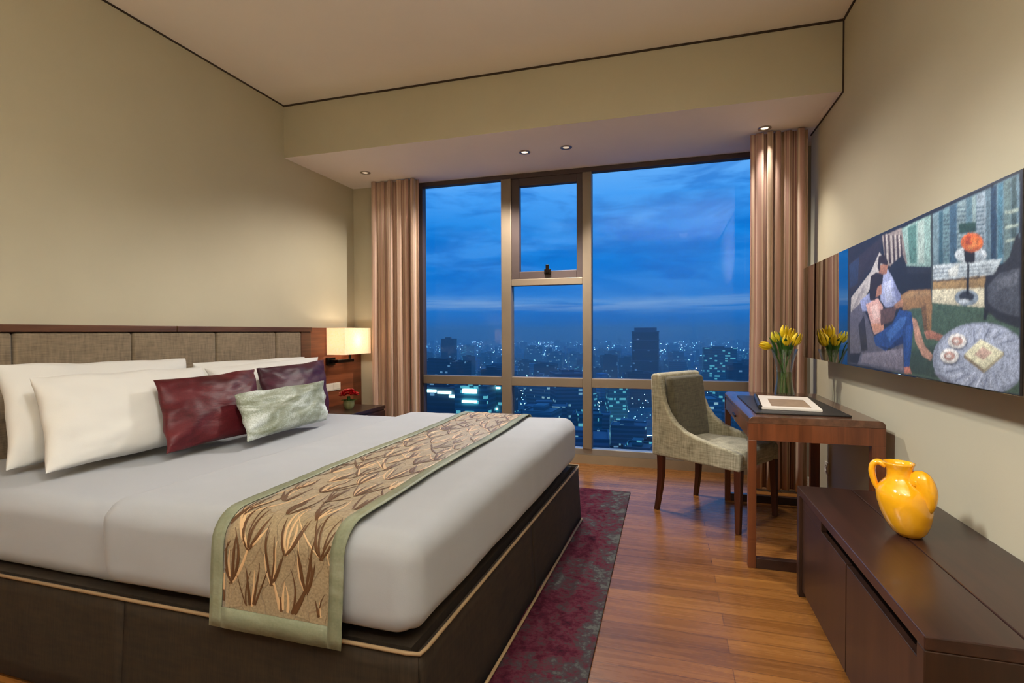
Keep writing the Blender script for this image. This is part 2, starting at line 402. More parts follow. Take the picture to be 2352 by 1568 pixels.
# ---------------------------------------------------------------- light levels
PW_D0, PW_D1, PW_D2, PW_D3 = 4, 140, 120, 38      # beam downlights
PW_L, PW_L2 = 2.2, 16                           # bedside wall lamps
PW_R, PW_R1, PW_R2 = 76, 400, 95               # fill spots added in the main ceiling, out of view
PW_U, U_CONE = 460, 152                         # fill uplighter added behind the camera
HAZE = .0006
EXPOSURE = 0.0
CAMROT = Matrix(((0.958250, -0.001070, 0.285929, 0.000000), (0.285898, 0.018682, -0.958078, 0.000000), (-0.004317, 0.999825, 0.018208, 1.170000), (0.000000, 0.000000, 0.000000, 1.000000)))
PICTURE = [
((48,48,58),[(2.977,1.559),(1.662,1.574),(1.65,1.002),(2.954,1.003)]),
((70,60,66),[(2.953,1.502),(2.549,1.565),(2.565,1.489),(2.937,1.345)]),
((60,75,105),[(2.965,1.496),(2.825,1.518),(2.84,1.394),(2.95,1.379)]),
((178,205,196),[(2.385,1.564),(2.131,1.567),(2.121,1.387),(2.32,1.414)]),
((120,160,150),[(2.312,1.557),(2.241,1.559),(2.234,1.413),(2.288,1.419)]),
((205,220,210),[(2.228,1.562),(2.179,1.561),(2.174,1.405),(2.22,1.411)]),
((134,158,168),[(2.117,1.567),(1.662,1.572),(1.657,1.341),(2.113,1.383)]),
((150,172,178),[(2.117,1.563),(2.083,1.564),(2.079,1.393),(2.113,1.392)]),
((84,120,132),[(2.074,1.564),(2.05,1.564),(2.046,1.389),(2.07,1.387)]),
((140,168,172),[(2.047,1.564),(2.01,1.565),(2.006,1.384),(2.043,1.383)]),
((88,118,138),[(2.005,1.565),(1.965,1.566),(1.961,1.379),(2.001,1.378)]),
((165,182,184),[(1.96,1.566),(1.913,1.567),(1.909,1.372),(1.956,1.373)]),
((120,150,160),[(1.908,1.567),(1.881,1.567),(1.877,1.368),(1.904,1.366)]),
((170,188,186),[(1.877,1.567),(1.859,1.567),(1.855,1.365),(1.873,1.363)]),
((176,188,196),[(1.855,1.567),(1.81,1.568),(1.805,1.359),(1.851,1.36)]),
((120,140,150),[(1.806,1.568),(1.79,1.569),(1.785,1.357),(1.801,1.354)]),
((62,88,112),[(1.786,1.569),(1.759,1.569),(1.754,1.353),(1.781,1.351)]),
((105,150,168),[(1.754,1.569),(1.731,1.569),(1.727,1.349),(1.749,1.348)]),
((130,150,148),[(1.726,1.57),(1.697,1.57),(1.693,1.345),(1.721,1.344)]),
((92,112,112),[(1.694,1.57),(1.674,1.57),(1.669,1.342),(1.689,1.34)]),
((96,120,130),[(1.96,1.555),(1.912,1.546),(1.912,1.542),(1.96,1.55)]),
((96,120,130),[(1.854,1.531),(1.817,1.524),(1.817,1.52),(1.854,1.526)]),
((96,120,130),[(1.959,1.541),(1.912,1.533),(1.912,1.528),(1.959,1.537)]),
((96,120,130),[(1.854,1.518),(1.816,1.512),(1.816,1.507),(1.854,1.514)]),
((96,120,130),[(2.046,1.546),(2.009,1.541),(2.009,1.536),(2.046,1.542)]),
((96,120,130),[(1.959,1.528),(1.912,1.52),(1.912,1.515),(1.959,1.523)]),
((96,120,130),[(1.854,1.505),(1.816,1.499),(1.816,1.495),(1.854,1.501)]),
((96,120,130),[(2.046,1.532),(2.009,1.527),(2.009,1.522),(2.046,1.527)]),
((96,120,130),[(1.959,1.514),(1.911,1.507),(1.911,1.502),(1.959,1.51)]),
((96,120,130),[(1.854,1.493),(1.816,1.487),(1.816,1.483),(1.854,1.488)]),
((96,120,130),[(2.046,1.518),(2.009,1.513),(2.009,1.508),(2.046,1.513)]),
((96,120,130),[(1.959,1.501),(1.911,1.493),(1.911,1.489),(1.958,1.496)]),
((96,120,130),[(1.853,1.48),(1.816,1.475),(1.816,1.47),(1.853,1.476)]),
((96,120,130),[(2.045,1.504),(2.009,1.499),(2.008,1.494),(2.045,1.499)]),
((96,120,130),[(1.958,1.487),(1.911,1.48),(1.911,1.476),(1.958,1.483)]),
((96,120,130),[(1.853,1.467),(1.815,1.462),(1.815,1.458),(1.853,1.463)]),
((96,120,130),[(2.045,1.49),(2.008,1.485),(2.008,1.48),(2.045,1.485)]),
((96,120,130),[(1.958,1.474),(1.911,1.467),(1.911,1.463),(1.958,1.469)]),
((96,120,130),[(1.853,1.455),(1.815,1.45),(1.815,1.445),(1.853,1.45)]),
((96,120,130),[(2.045,1.475),(2.008,1.471),(2.008,1.466),(2.045,1.47)]),
((96,120,130),[(1.958,1.46),(1.91,1.454),(1.91,1.449),(1.958,1.456)]),
((96,120,130),[(1.853,1.442),(1.815,1.437),(1.815,1.433),(1.852,1.438)]),
((96,120,130),[(2.045,1.461),(2.008,1.457),(2.008,1.452),(2.044,1.456)]),
((96,120,130),[(1.957,1.447),(1.91,1.441),(1.91,1.436),(1.957,1.442)]),
((96,120,130),[(1.852,1.429),(1.815,1.425),(1.815,1.421),(1.852,1.425)]),
((96,120,130),[(2.044,1.447),(2.007,1.443),(2.007,1.438),(2.044,1.442)]),
((96,120,130),[(1.957,1.433),(1.91,1.428),(1.91,1.423),(1.957,1.428)]),
((96,120,130),[(1.852,1.417),(1.814,1.413),(1.814,1.408),(1.852,1.412)]),
((96,120,130),[(2.044,1.433),(2.007,1.429),(2.007,1.424),(2.044,1.428)]),
((96,120,130),[(1.957,1.42),(1.91,1.415),(1.909,1.41),(1.957,1.415)]),
((96,120,130),[(1.852,1.404),(1.814,1.4),(1.814,1.396),(1.852,1.399)]),
((96,120,130),[(2.044,1.418),(2.007,1.415),(2.007,1.41),(2.044,1.413)]),
((96,120,130),[(1.957,1.406),(1.909,1.401),(1.909,1.397),(1.956,1.401)]),
((96,120,130),[(1.851,1.391),(1.814,1.388),(1.814,1.383),(1.851,1.387)]),
((96,120,130),[(2.043,1.404),(2.006,1.401),(2.006,1.397),(2.043,1.399)]),
((96,120,130),[(1.956,1.393),(1.909,1.388),(1.909,1.384),(1.956,1.388)]),
((96,120,130),[(1.851,1.379),(1.814,1.375),(1.814,1.371),(1.851,1.374)]),
((200,210,196),[(1.72,1.487),(1.664,1.484),(1.664,1.475),(1.717,1.479)]),
((200,210,196),[(1.72,1.447),(1.664,1.445),(1.663,1.437),(1.716,1.439)]),
((200,210,196),[(1.719,1.411),(1.663,1.411),(1.663,1.402),(1.715,1.403)]),
((64,96,84),[(1.949,1.501),(1.858,1.488),(1.857,1.458),(1.948,1.47)]),
((176,160,152),[(2.556,1.569),(2.363,1.565),(2.309,1.422),(2.512,1.434)]),
((92,72,70),[(2.535,1.569),(2.521,1.569),(2.502,1.446),(2.519,1.448)]),
((92,72,70),[(2.491,1.561),(2.477,1.561),(2.458,1.441),(2.475,1.443)]),
((92,72,70),[(2.448,1.553),(2.435,1.553),(2.417,1.435),(2.432,1.437)]),
((92,72,70),[(2.41,1.546),(2.397,1.547),(2.379,1.431),(2.395,1.433)]),
((92,72,70),[(2.376,1.54),(2.364,1.541),(2.346,1.427),(2.361,1.429)]),
((216,204,196),[(2.514,1.566),(2.503,1.567),(2.483,1.444),(2.498,1.446)]),
((216,204,196),[(2.467,1.558),(2.456,1.559),(2.437,1.438),(2.452,1.44)]),
((216,204,196),[(2.429,1.551),(2.417,1.552),(2.399,1.433),(2.413,1.435)]),
((216,204,196),[(2.391,1.544),(2.38,1.545),(2.363,1.429),(2.376,1.43)]),
((86,92,88),[(2.133,1.568),(2.117,1.568),(2.108,1.261),(2.122,1.262)]),
((214,220,222),[(2.113,1.391),(1.73,1.362),(1.765,1.324),(2.112,1.338)]),
((140,150,158),[(2.113,1.379),(1.754,1.351),(1.757,1.348),(2.113,1.375)]),
((140,150,158),[(2.113,1.367),(1.754,1.341),(1.756,1.338),(2.113,1.362)]),
((140,150,158),[(2.113,1.354),(1.754,1.331),(1.756,1.328),(2.112,1.35)]),
((236,236,230),[(2.016,1.364),(1.946,1.377),(1.955,1.336),(2.005,1.341)]),
((178,148,104),[(2.112,1.338),(1.804,1.325),(1.808,1.288),(2.112,1.308)]),
((90,74,60),[(2.112,1.34),(1.804,1.322),(1.804,1.318),(2.112,1.334)]),
((226,216,190),[(2.116,1.309),(1.812,1.291),(1.809,1.234),(2.115,1.261)]),
((84,104,86),[(2.291,1.258),(2.115,1.264),(1.811,1.234),(1.654,1.173),(1.65,1.002),(2.436,1.003),(2.347,1.196)]),
((66,82,72),[(2.302,1.083),(2.087,1.125),(2.062,1.009),(2.3,1.014)]),
((46,46,54),[(2.461,1.434),(2.35,1.462),(2.308,1.404),(2.125,1.381),(2.123,1.303),(2.38,1.31)]),
((60,60,68),[(2.308,1.403),(2.125,1.381),(2.124,1.365),(2.305,1.384)]),
((212,202,198),[(2.936,1.258),(2.932,1.332),(2.677,1.431),(2.58,1.504),(2.491,1.445),(2.619,1.403),(2.756,1.31)]),
((178,168,168),[(2.931,1.262),(2.778,1.373),(2.736,1.362),(2.865,1.276)]),
((104,100,112),[(2.948,1.255),(2.809,1.297),(2.713,1.232),(2.612,1.121),(2.495,1.082),(2.334,1.126),(2.326,1.005),(2.94,1.01)]),
((58,54,62),[(2.827,1.195),(2.754,1.241),(2.705,1.081),(2.785,1.072)]),
((132,124,134),[(2.772,1.063),(2.345,1.1),(2.338,1.017),(2.792,1.02)]),
((40,38,50),[(2.943,1.056),(2.793,1.066),(2.832,1.013),(2.94,1.011)]),
((186,190,222),[(2.563,1.397),(2.491,1.423),(2.434,1.374),(2.365,1.306),(2.371,1.268),(2.508,1.264),(2.565,1.299)]),
((206,208,232),[(2.536,1.367),(2.46,1.374),(2.442,1.292),(2.508,1.282)]),
((150,154,190),[(2.434,1.374),(2.365,1.306),(2.371,1.268),(2.398,1.276),(2.424,1.33)]),
((170,174,210),[(2.81,1.309),(2.685,1.339),(2.635,1.303),(2.713,1.258),(2.776,1.257)]),
((190,138,112),[(2.597,1.452),(2.488,1.441),(2.501,1.403),(2.578,1.402)]),
((66,46,40),[(2.601,1.441),(2.587,1.488),(2.533,1.488),(2.488,1.453),(2.495,1.437),(2.565,1.454),(2.578,1.42)]),
((164,128,88),[(2.365,1.305),(2.29,1.32),(2.128,1.311),(2.115,1.25),(2.12,1.169),(2.171,1.168),(2.195,1.251),(2.346,1.246)]),
((188,152,110),[(2.35,1.299),(2.279,1.314),(2.137,1.307),(2.13,1.291),(2.292,1.289)]),
((128,98,66),[(2.195,1.251),(2.161,1.264),(2.144,1.169),(2.171,1.168)]),
((178,126,106),[(2.173,1.166),(2.123,1.169),(2.038,1.152),(2.06,1.137),(2.151,1.14)]),
((222,178,168),[(2.734,1.289),(2.594,1.309),(2.534,1.269),(2.556,1.206),(2.527,1.17),(2.632,1.152),(2.688,1.224)]),
((240,205,196),[(2.673,1.275),(2.597,1.286),(2.569,1.228),(2.633,1.215)]),
((192,140,118),[(2.633,1.368),(2.556,1.374),(2.551,1.324),(2.617,1.312)]),
((58,42,38),[(2.691,1.351),(2.676,1.412),(2.61,1.422),(2.537,1.404),(2.545,1.366),(2.599,1.358),(2.624,1.302),(2.686,1.304)]),
((196,146,122),[(2.672,1.201),(2.532,1.199),(2.52,1.17),(2.632,1.16)]),
((112,86,80),[(2.564,1.258),(2.4,1.264),(2.431,1.21),(2.559,1.19)]),
((186,140,112),[(2.429,1.271),(2.349,1.293),(2.343,1.26),(2.41,1.255)]),
((48,84,142),[(2.639,1.141),(2.44,1.198),(2.376,1.25),(2.274,1.239),(2.254,1.195),(2.266,1.115),(2.284,1.032),(2.329,1.029),(2.341,1.155),(2.504,1.085),(2.612,1.105)]),
((74,112,170),[(2.506,1.157),(2.363,1.222),(2.305,1.221),(2.333,1.19),(2.471,1.123)]),
((34,58,104),[(2.612,1.108),(2.504,1.088),(2.344,1.154),(2.334,1.12),(2.454,1.097)]),
((60,96,156),[(2.318,1.183),(2.273,1.195),(2.287,1.058),(2.307,1.057)]),
((192,150,130),[(2.268,1.219),(2.229,1.207),(2.167,1.117),(2.107,1.085),(2.118,1.064),(2.181,1.078),(2.237,1.128)]),
((178,120,104),[(2.332,1.029),(2.281,1.034),(2.264,1.01),(2.326,1.005)]),
((150,154,168),[(1.652,1.094),(1.652,1.078),(1.652,1.062),(1.651,1.047),(1.658,1.032),(1.682,1.018),(1.71,1.005),(1.744,0.994),(1.781,0.985),(1.822,0.978),(1.865,0.975),(1.909,0.975),(1.952,0.978),(1.994,0.986),(2.032,0.997),(2.063,1.011),(2.088,1.029),(2.103,1.049),(2.109,1.071),(2.104,1.093),(2.09,1.114),(2.066,1.134),(2.035,1.152),(1.998,1.167),(1.957,1.179),(1.913,1.187),(1.869,1.191),(1.826,1.192),(1.785,1.19),(1.748,1.185),(1.714,1.177),(1.685,1.167),(1.66,1.155),(1.653,1.142),(1.653,1.127),(1.653,1.111)]),
((172,176,190),[(1.654,1.098),(1.653,1.083),(1.653,1.069),(1.653,1.055),(1.663,1.042),(1.686,1.029),(1.713,1.018),(1.744,1.008),(1.779,1.0),(1.817,0.994),(1.857,0.991),(1.898,0.992),(1.938,0.995),(1.977,1.002),(2.011,1.012),(2.04,1.025),(2.062,1.041),(2.076,1.058),(2.082,1.078),(2.077,1.097),(2.064,1.116),(2.043,1.134),(2.014,1.15),(1.98,1.164),(1.942,1.174),(1.902,1.181),(1.861,1.185),(1.821,1.186),(1.783,1.184),(1.748,1.18),(1.716,1.173),(1.688,1.164),(1.665,1.153),(1.655,1.141),(1.654,1.128),(1.654,1.113)]),
((198,200,212),[(1.705,1.071),(1.667,1.051),(1.662,1.049),(1.701,1.07)]),
((126,130,148),[(1.736,1.067),(1.688,1.038),(1.682,1.036),(1.731,1.066)]),
((198,200,212),[(1.737,1.056),(1.713,1.026),(1.708,1.024),(1.733,1.054)]),
((126,130,148),[(1.768,1.057),(1.743,1.016),(1.737,1.014),(1.763,1.056)]),
((198,200,212),[(1.777,1.046),(1.777,1.008),(1.771,1.006),(1.772,1.045)]),
((126,130,148),[(1.794,1.035),(1.814,1.002),(1.807,1.0),(1.789,1.033)]),
((198,200,212),[(1.819,1.043),(1.853,1.0),(1.846,0.997),(1.814,1.042)]),
((126,130,148),[(1.843,1.035),(1.892,1.0),(1.885,0.998),(1.838,1.033)]),
((198,200,212),[(1.856,1.047),(1.931,1.003),(1.923,1.001),(1.851,1.046)]),
((126,130,148),[(1.884,1.042),(1.967,1.01),(1.959,1.008),(1.879,1.041)]),
((198,200,212),[(1.917,1.04),(2.0,1.021),(1.991,1.018),(1.912,1.038)]),
((126,130,148),[(1.912,1.056),(2.026,1.034),(2.017,1.031),(1.907,1.054)]),
((198,200,212),[(1.943,1.058),(2.045,1.05),(2.036,1.047),(1.937,1.057)]),
((126,130,148),[(1.923,1.073),(2.055,1.068),(2.047,1.065),(1.917,1.071)]),
((198,200,212),[(1.947,1.079),(2.057,1.086),(2.048,1.084),(1.942,1.078)]),
((126,130,148),[(1.969,1.089),(2.049,1.105),(2.04,1.102),(1.963,1.088)]),
((198,200,212),[(1.933,1.099),(2.032,1.123),(2.023,1.12),(1.927,1.097)]),
((126,130,148),[(1.943,1.111),(2.007,1.139),(1.999,1.136),(1.937,1.109)]),
((198,200,212),[(1.904,1.114),(1.977,1.153),(1.969,1.15),(1.899,1.112)]),
((126,130,148),[(1.904,1.126),(1.941,1.164),(1.934,1.161),(1.898,1.124)]),
((198,200,212),[(1.895,1.139),(1.903,1.172),(1.896,1.169),(1.889,1.137)]),
((126,130,148),[(1.86,1.133),(1.864,1.177),(1.857,1.174),(1.855,1.132)]),
((198,200,212),[(1.843,1.144),(1.825,1.179),(1.818,1.176),(1.838,1.142)]),
((126,130,148),[(1.819,1.134),(1.787,1.177),(1.781,1.174),(1.814,1.132)]),
((198,200,212),[(1.798,1.141),(1.753,1.173),(1.747,1.17),(1.793,1.139)]),
((126,130,148),[(1.771,1.145),(1.722,1.166),(1.716,1.164),(1.767,1.144)]),
((198,200,212),[(1.763,1.131),(1.695,1.157),(1.689,1.155),(1.759,1.13)]),
((126,130,148),[(1.738,1.132),(1.673,1.147),(1.667,1.144),(1.733,1.131)]),
((120,120,132),[(2.099,1.029),(2.062,1.009),(1.938,0.984),(1.781,0.984),(1.782,0.991),(1.929,0.995),(2.051,1.021)]),
((120,122,136),[(1.893,1.133),(1.895,1.125),(1.903,1.119),(1.915,1.113),(1.931,1.109),(1.948,1.107),(1.966,1.108),(1.983,1.111),(1.997,1.116),(2.006,1.123),(2.009,1.131),(2.006,1.139),(1.998,1.146),(1.984,1.152),(1.968,1.155),(1.949,1.157),(1.932,1.156),(1.916,1.152),(1.903,1.147),(1.896,1.14)]),
((232,226,220),[(1.9,1.137),(1.902,1.13),(1.91,1.123),(1.921,1.118),(1.936,1.114),(1.952,1.113),(1.969,1.113),(1.985,1.116),(1.998,1.121),(2.006,1.128),(2.009,1.135),(2.006,1.142),(1.998,1.149),(1.986,1.155),(1.97,1.158),(1.953,1.159),(1.937,1.158),(1.922,1.155),(1.91,1.15),(1.903,1.144)]),
((190,152,140),[(1.92,1.137),(1.922,1.132),(1.926,1.128),(1.933,1.125),(1.942,1.123),(1.953,1.122),(1.963,1.122),(1.972,1.124),(1.98,1.127),(1.985,1.131),(1.987,1.135),(1.985,1.14),(1.98,1.144),(1.973,1.147),(1.963,1.149),(1.953,1.15),(1.943,1.149),(1.934,1.148),(1.927,1.145),(1.922,1.141)]),
((226,214,206),[(1.941,1.135),(1.942,1.133),(1.944,1.132),(1.947,1.13),(1.952,1.129),(1.957,1.129),(1.961,1.129),(1.966,1.13),(1.969,1.131),(1.972,1.133),(1.972,1.135),(1.972,1.136),(1.97,1.138),(1.966,1.139),(1.962,1.14),(1.957,1.141),(1.952,1.14),(1.948,1.14),(1.944,1.138),(1.942,1.137)]),
((120,122,136),[(1.934,1.086),(1.937,1.078),(1.945,1.071),(1.958,1.064),(1.974,1.06),(1.993,1.057),(2.012,1.057),(2.03,1.06),(2.044,1.065),(2.054,1.072),(2.057,1.08),(2.054,1.088),(2.045,1.096),(2.031,1.102),(2.013,1.107),(1.994,1.109),(1.975,1.108),(1.959,1.105),(1.946,1.1),(1.937,1.093)]),
((232,226,220),[(1.942,1.09),(1.945,1.082),(1.952,1.075),(1.964,1.069),(1.98,1.065),(1.997,1.063),(2.015,1.063),(2.032,1.066),(2.045,1.07),(2.054,1.077),(2.057,1.084),(2.054,1.092),(2.046,1.099),(2.033,1.105),(2.016,1.109),(1.998,1.111),(1.981,1.11),(1.965,1.108),(1.953,1.103),(1.945,1.097)]),
((190,152,140),[(1.964,1.089),(1.965,1.084),(1.97,1.08),(1.977,1.076),(1.987,1.074),(1.997,1.073),(2.008,1.073),(2.018,1.074),(2.026,1.077),(2.031,1.081),(2.033,1.085),(2.032,1.09),(2.027,1.094),(2.019,1.098),(2.009,1.1),(1.998,1.101),(1.987,1.101),(1.978,1.099),(1.97,1.097),(1.965,1.093)]),
((226,214,206),[(1.986,1.086),(1.986,1.085),(1.989,1.083),(1.992,1.081),(1.997,1.08),(2.002,1.08),(2.007,1.08),(2.012,1.08),(2.015,1.082),(2.018,1.083),(2.019,1.085),(2.018,1.087),(2.015,1.089),(2.012,1.09),(2.007,1.091),(2.002,1.092),(1.997,1.092),(1.992,1.091),(1.989,1.09),(1.986,1.088)]),
((96,92,100),[(1.917,1.091),(1.807,1.046),(1.712,1.104),(1.72,1.113)]),
((150,134,112),[(1.912,1.096),(1.807,1.057),(1.807,1.046),(1.912,1.085)]),
((176,164,138),[(1.807,1.057),(1.718,1.109),(1.717,1.101),(1.807,1.046)]),
((228,220,190),[(1.912,1.096),(1.825,1.144),(1.718,1.109),(1.807,1.057)]),
((206,176,160),[(1.858,1.098),(1.816,1.122),(1.768,1.107),(1.812,1.084)]),
((150,160,170),[(1.839,1.264),(1.841,1.257),(1.85,1.25),(1.864,1.246),(1.881,1.243),(1.901,1.243),(1.922,1.245),(1.941,1.25),(1.957,1.256),(1.967,1.264),(1.97,1.272),(1.967,1.28),(1.957,1.287),(1.942,1.291),(1.923,1.294),(1.902,1.293),(1.882,1.29),(1.865,1.286),(1.851,1.279),(1.842,1.272)]),
((60,64,72),[(1.861,1.269),(1.863,1.265),(1.868,1.261),(1.877,1.258),(1.889,1.256),(1.902,1.256),(1.915,1.258),(1.927,1.261),(1.937,1.265),(1.943,1.269),(1.945,1.274),(1.943,1.279),(1.937,1.283),(1.927,1.286),(1.915,1.287),(1.902,1.287),(1.889,1.285),(1.878,1.282),(1.869,1.278),(1.863,1.274)]),
((200,205,210),[(1.884,1.255),(1.886,1.253),(1.89,1.252),(1.897,1.25),(1.906,1.25),(1.915,1.25),(1.925,1.251),(1.934,1.252),(1.941,1.254),(1.946,1.257),(1.948,1.259),(1.946,1.261),(1.942,1.263),(1.934,1.264),(1.925,1.265),(1.916,1.264),(1.906,1.263),(1.897,1.262),(1.89,1.26),(1.886,1.258)]),
((34,32,34),[(1.9,1.371),(1.888,1.369),(1.89,1.275),(1.904,1.276)]),
((220,224,226),[(1.8,1.383),(1.804,1.376),(1.815,1.371),(1.832,1.368),(1.855,1.368),(1.882,1.37),(1.909,1.374),(1.934,1.381),(1.955,1.39),(1.968,1.399),(1.973,1.407),(1.969,1.415),(1.955,1.42),(1.935,1.423),(1.91,1.422),(1.883,1.419),(1.856,1.414),(1.833,1.407),(1.815,1.399),(1.804,1.391)]),
((180,188,194),[(1.814,1.379),(1.816,1.376),(1.821,1.373),(1.831,1.371),(1.842,1.371),(1.855,1.372),(1.869,1.375),(1.881,1.378),(1.891,1.382),(1.898,1.387),(1.9,1.391),(1.898,1.395),(1.891,1.397),(1.882,1.399),(1.869,1.399),(1.856,1.398),(1.843,1.395),(1.831,1.392),(1.822,1.388),(1.816,1.383)]),
((40,32,30),[(1.921,1.416),(1.858,1.407),(1.862,1.367),(1.912,1.374)]),
((232,128,66),[(1.818,1.421),(1.82,1.413),(1.828,1.406),(1.841,1.402),(1.857,1.4),(1.875,1.401),(1.894,1.406),(1.911,1.412),(1.925,1.421),(1.935,1.431),(1.938,1.44),(1.935,1.449),(1.926,1.456),(1.912,1.46),(1.895,1.461),(1.876,1.459),(1.858,1.454),(1.842,1.447),(1.829,1.439),(1.821,1.43)]),
((246,160,92),[(1.852,1.427),(1.855,1.423),(1.864,1.422),(1.874,1.425),(1.88,1.43),(1.88,1.434),(1.874,1.437),(1.864,1.436),(1.855,1.432)]),
((206,92,44),[(1.871,1.426),(1.874,1.422),(1.883,1.421),(1.893,1.424),(1.9,1.428),(1.9,1.433),(1.893,1.436),(1.883,1.435),(1.874,1.431)]),
((240,140,70),[(1.86,1.437),(1.863,1.433),(1.872,1.432),(1.882,1.434),(1.889,1.439),(1.889,1.444),(1.882,1.446),(1.872,1.445),(1.863,1.442)]),
((246,160,92),[(1.848,1.419),(1.851,1.415),(1.86,1.414),(1.87,1.416),(1.877,1.421),(1.877,1.426),(1.87,1.428),(1.86,1.428),(1.851,1.424)]),
((206,92,44),[(1.886,1.435),(1.889,1.431),(1.898,1.43),(1.909,1.433),(1.916,1.437),(1.916,1.442),(1.909,1.445),(1.899,1.444),(1.89,1.44)]),
((240,140,70),[(1.837,1.432),(1.84,1.428),(1.849,1.427),(1.859,1.43),(1.865,1.434),(1.865,1.439),(1.859,1.442),(1.849,1.441),(1.84,1.437)]),
((246,160,92),[(1.869,1.415),(1.873,1.411),(1.881,1.41),(1.892,1.413),(1.898,1.417),(1.899,1.422),(1.892,1.425),(1.882,1.424),(1.873,1.42)]),
((206,92,44),[(1.878,1.447),(1.882,1.443),(1.891,1.442),(1.901,1.445),(1.908,1.45),(1.908,1.455),(1.901,1.457),(1.891,1.456),(1.882,1.452)]),
((240,140,70),[(1.824,1.416),(1.827,1.412),(1.835,1.411),(1.845,1.414),(1.851,1.418),(1.851,1.423),(1.845,1.426),(1.835,1.425),(1.827,1.421)]),
((58,58,64),[(1.812,1.301),(1.7,1.363),(1.672,1.416),(1.659,1.421),(1.654,1.173),(1.74,1.194),(1.802,1.226)]),
((92,94,102),[(1.796,1.292),(1.743,1.324),(1.657,1.329),(1.655,1.203),(1.733,1.217),(1.791,1.245)]),
((118,120,128),[(1.757,1.307),(1.665,1.32),(1.663,1.29),(1.749,1.279)]),
((36,36,40),[(1.811,1.234),(1.786,1.221),(1.803,1.196),(1.813,1.201)]),
]

# ---------------------------------------------------------------- the room
def struct(name, bm, mats, label=None, **kw):
    return tag(obj(name, bm, mats, **kw), label, kind='structure')

bm = NB(); box(bm, XL - .1, XR + .25, YN - .1, YW + .12, -.12, 0)
struct('floor', bm, M['floor'], 'orange brown oak plank floor')
bm = NB(); box(bm, XL - .1, XR + .25, YN - .1, YW + .12, ZC, ZC + .12)
struct('ceiling', bm, M['ceil'], 'smooth beige ceiling')
bm = NB(); box(bm, XL - .15, XL, YN, YW + .12, 0, ZC)
struct('wall_left', bm, M['wall'], 'beige wall behind the headboard')
bm = NB(); box(bm, XR, XR + .12, YN, 4.33, 0, ZC)
struct('wall_right', bm, M['wall'], 'beige wall carrying the mirror')
bm = NB(); box(bm, XR + .12, XR + .22, 4.2, YW + .12, 0, ZS)
struct('wall_pocket', bm, M['gap'], 'curtain pocket at the end of the right wall, its shade painted dark')  # pocket wall coloured dark to paint the shade inside
bm = NB(); box(bm, XL - .15, XR + .25, YN - .12, YN, 0, ZC)
struct('wall_back', bm, M['wall'], 'beige back wall facing the window')
bm = NB(); box(bm, XL, -2.335, YW, YW + .12, 0, ZS)
struct('wall_front', bm, M['wall'], 'narrow beige wall left of the window')
bm = NB(); box(bm, .725, XR + .25, YW, YW + .12, 0, ZS)
struct('wall_front_side', bm, M['wall'], 'narrow wall behind the curtain on the desk side')
# dropped beam over the window: painted face, paler underside
bm = NB(); box(bm, XL, XR + .25, YB, YW + .12, ZS, ZC)
for f in bm.faces:
    if f.calc_center_median().z < ZS + .001: f.material_index = 1
struct('trim_1', bm, [M['wall'], M['soffit']], 'dropped beam running across the room above the window')
# dark strips painting the shade where the ceiling and the beam meet the walls
def gap(n, x0, x1, y0, y1, z0, z1, label):
    bm = NB(); box(bm, x0, x1, y0, y1, z0, z1); struct('trim_%d' % n, bm, M['gap'], label)
gap(2, XL, XL + .008, YN, YB, ZC - .009, ZC, 'dark strip painting the shade between left wall and ceiling')
gap(3, XL, XR, YB - .008, YB, ZC - .012, ZC, 'dark strip painting the shade between beam and ceiling')
gap(4, XR - .008, XR, YN, YB, ZC - .012, ZC, 'dark strip painting the shade between right wall and ceiling')
gap(5, XR - .007, XR, YB, 4.33, ZS - .008, ZS, 'dark strip painting the shade between beam underside and right wall')
gap(6, XR - .007, XR, YB - .007, YB, ZS, ZC - .012, 'dark upright strip painting the shade between beam and right wall')
bm = NB(); box(bm, -2.335, .725, YW - .004, YW + .12, 0, .078)
struct('trim_7', bm, M['sill'], 'low plinth under the window')
bm = NB(); box(bm, XR - .012, XR, YN, 1.36, 0, .08); box(bm, XR - .012, XR, 2.6, 4.33, 0, .08)
struct('baseboard_right', bm, M['wall'], 'beige skirting on the right wall')

# window
win = thing('window_1', 'wide bronze-framed window onto the city at dusk', None, (-.8, YW + .03, .078), kind='structure')
y0, y1 = YW, YW + .075
def wpart(name, boxes, mat, parent=win, bevel=.004, label=None):
    bm = NB()
    for b in boxes: box(bm, *b)
    o = obj(name, bm, mat, parent, bevel=bevel)
    if label: o['label'] = label
    return o
wpart('window_frame', [(-2.335, -2.265, y0, y1, .078, ZS), (.652, .725, y0, y1, .078, ZS), (-2.265, .652, y0, y1, 2.572, ZS)], M['frame_dark'], label='dark outer window frame')
wpart('ledge', [(-2.265, .652, y0 - .002, y1, .078, .133)], M['ledge'], label='pale ledge along the foot of the glass')
wpart('mullion', [(-1.467, -1.371, y0 - .012, y1 + .012, .133, 2.572)], M['frame'])
wpart('mullion', [(-.715, -.635, y0 - .012, y1 + .012, .133, 2.572)], M['frame'])
wpart('transom', [(-2.265, -1.467, y0 - .01, y1, .676, .756)], M['frame'])
wpart('transom', [(-1.371, -.715, y0 - .01, y1, .676, .756)], M['frame'])
wpart('transom', [(-.635, .652, y0 - .01, y1, .676, .756)], M['frame'])
wpart('transom', [(-1.371, -.715, y0 - .006, y1, 1.592, 1.652)], M['frame'])
sash = wpart('casement_sash', [(-1.371, -1.298, y0 + .008, y1, 1.652, 2.572), (-.768, -.715, y0 + .008, y1, 1.652, 2.572),
                              (-1.298, -.768, y0 + .008, y1, 1.652, 1.722), (-1.298, -.768, y0 + .008, y1, 2.50, 2.572)], M['frame_dark'], label='dark frame of the small opening pane')
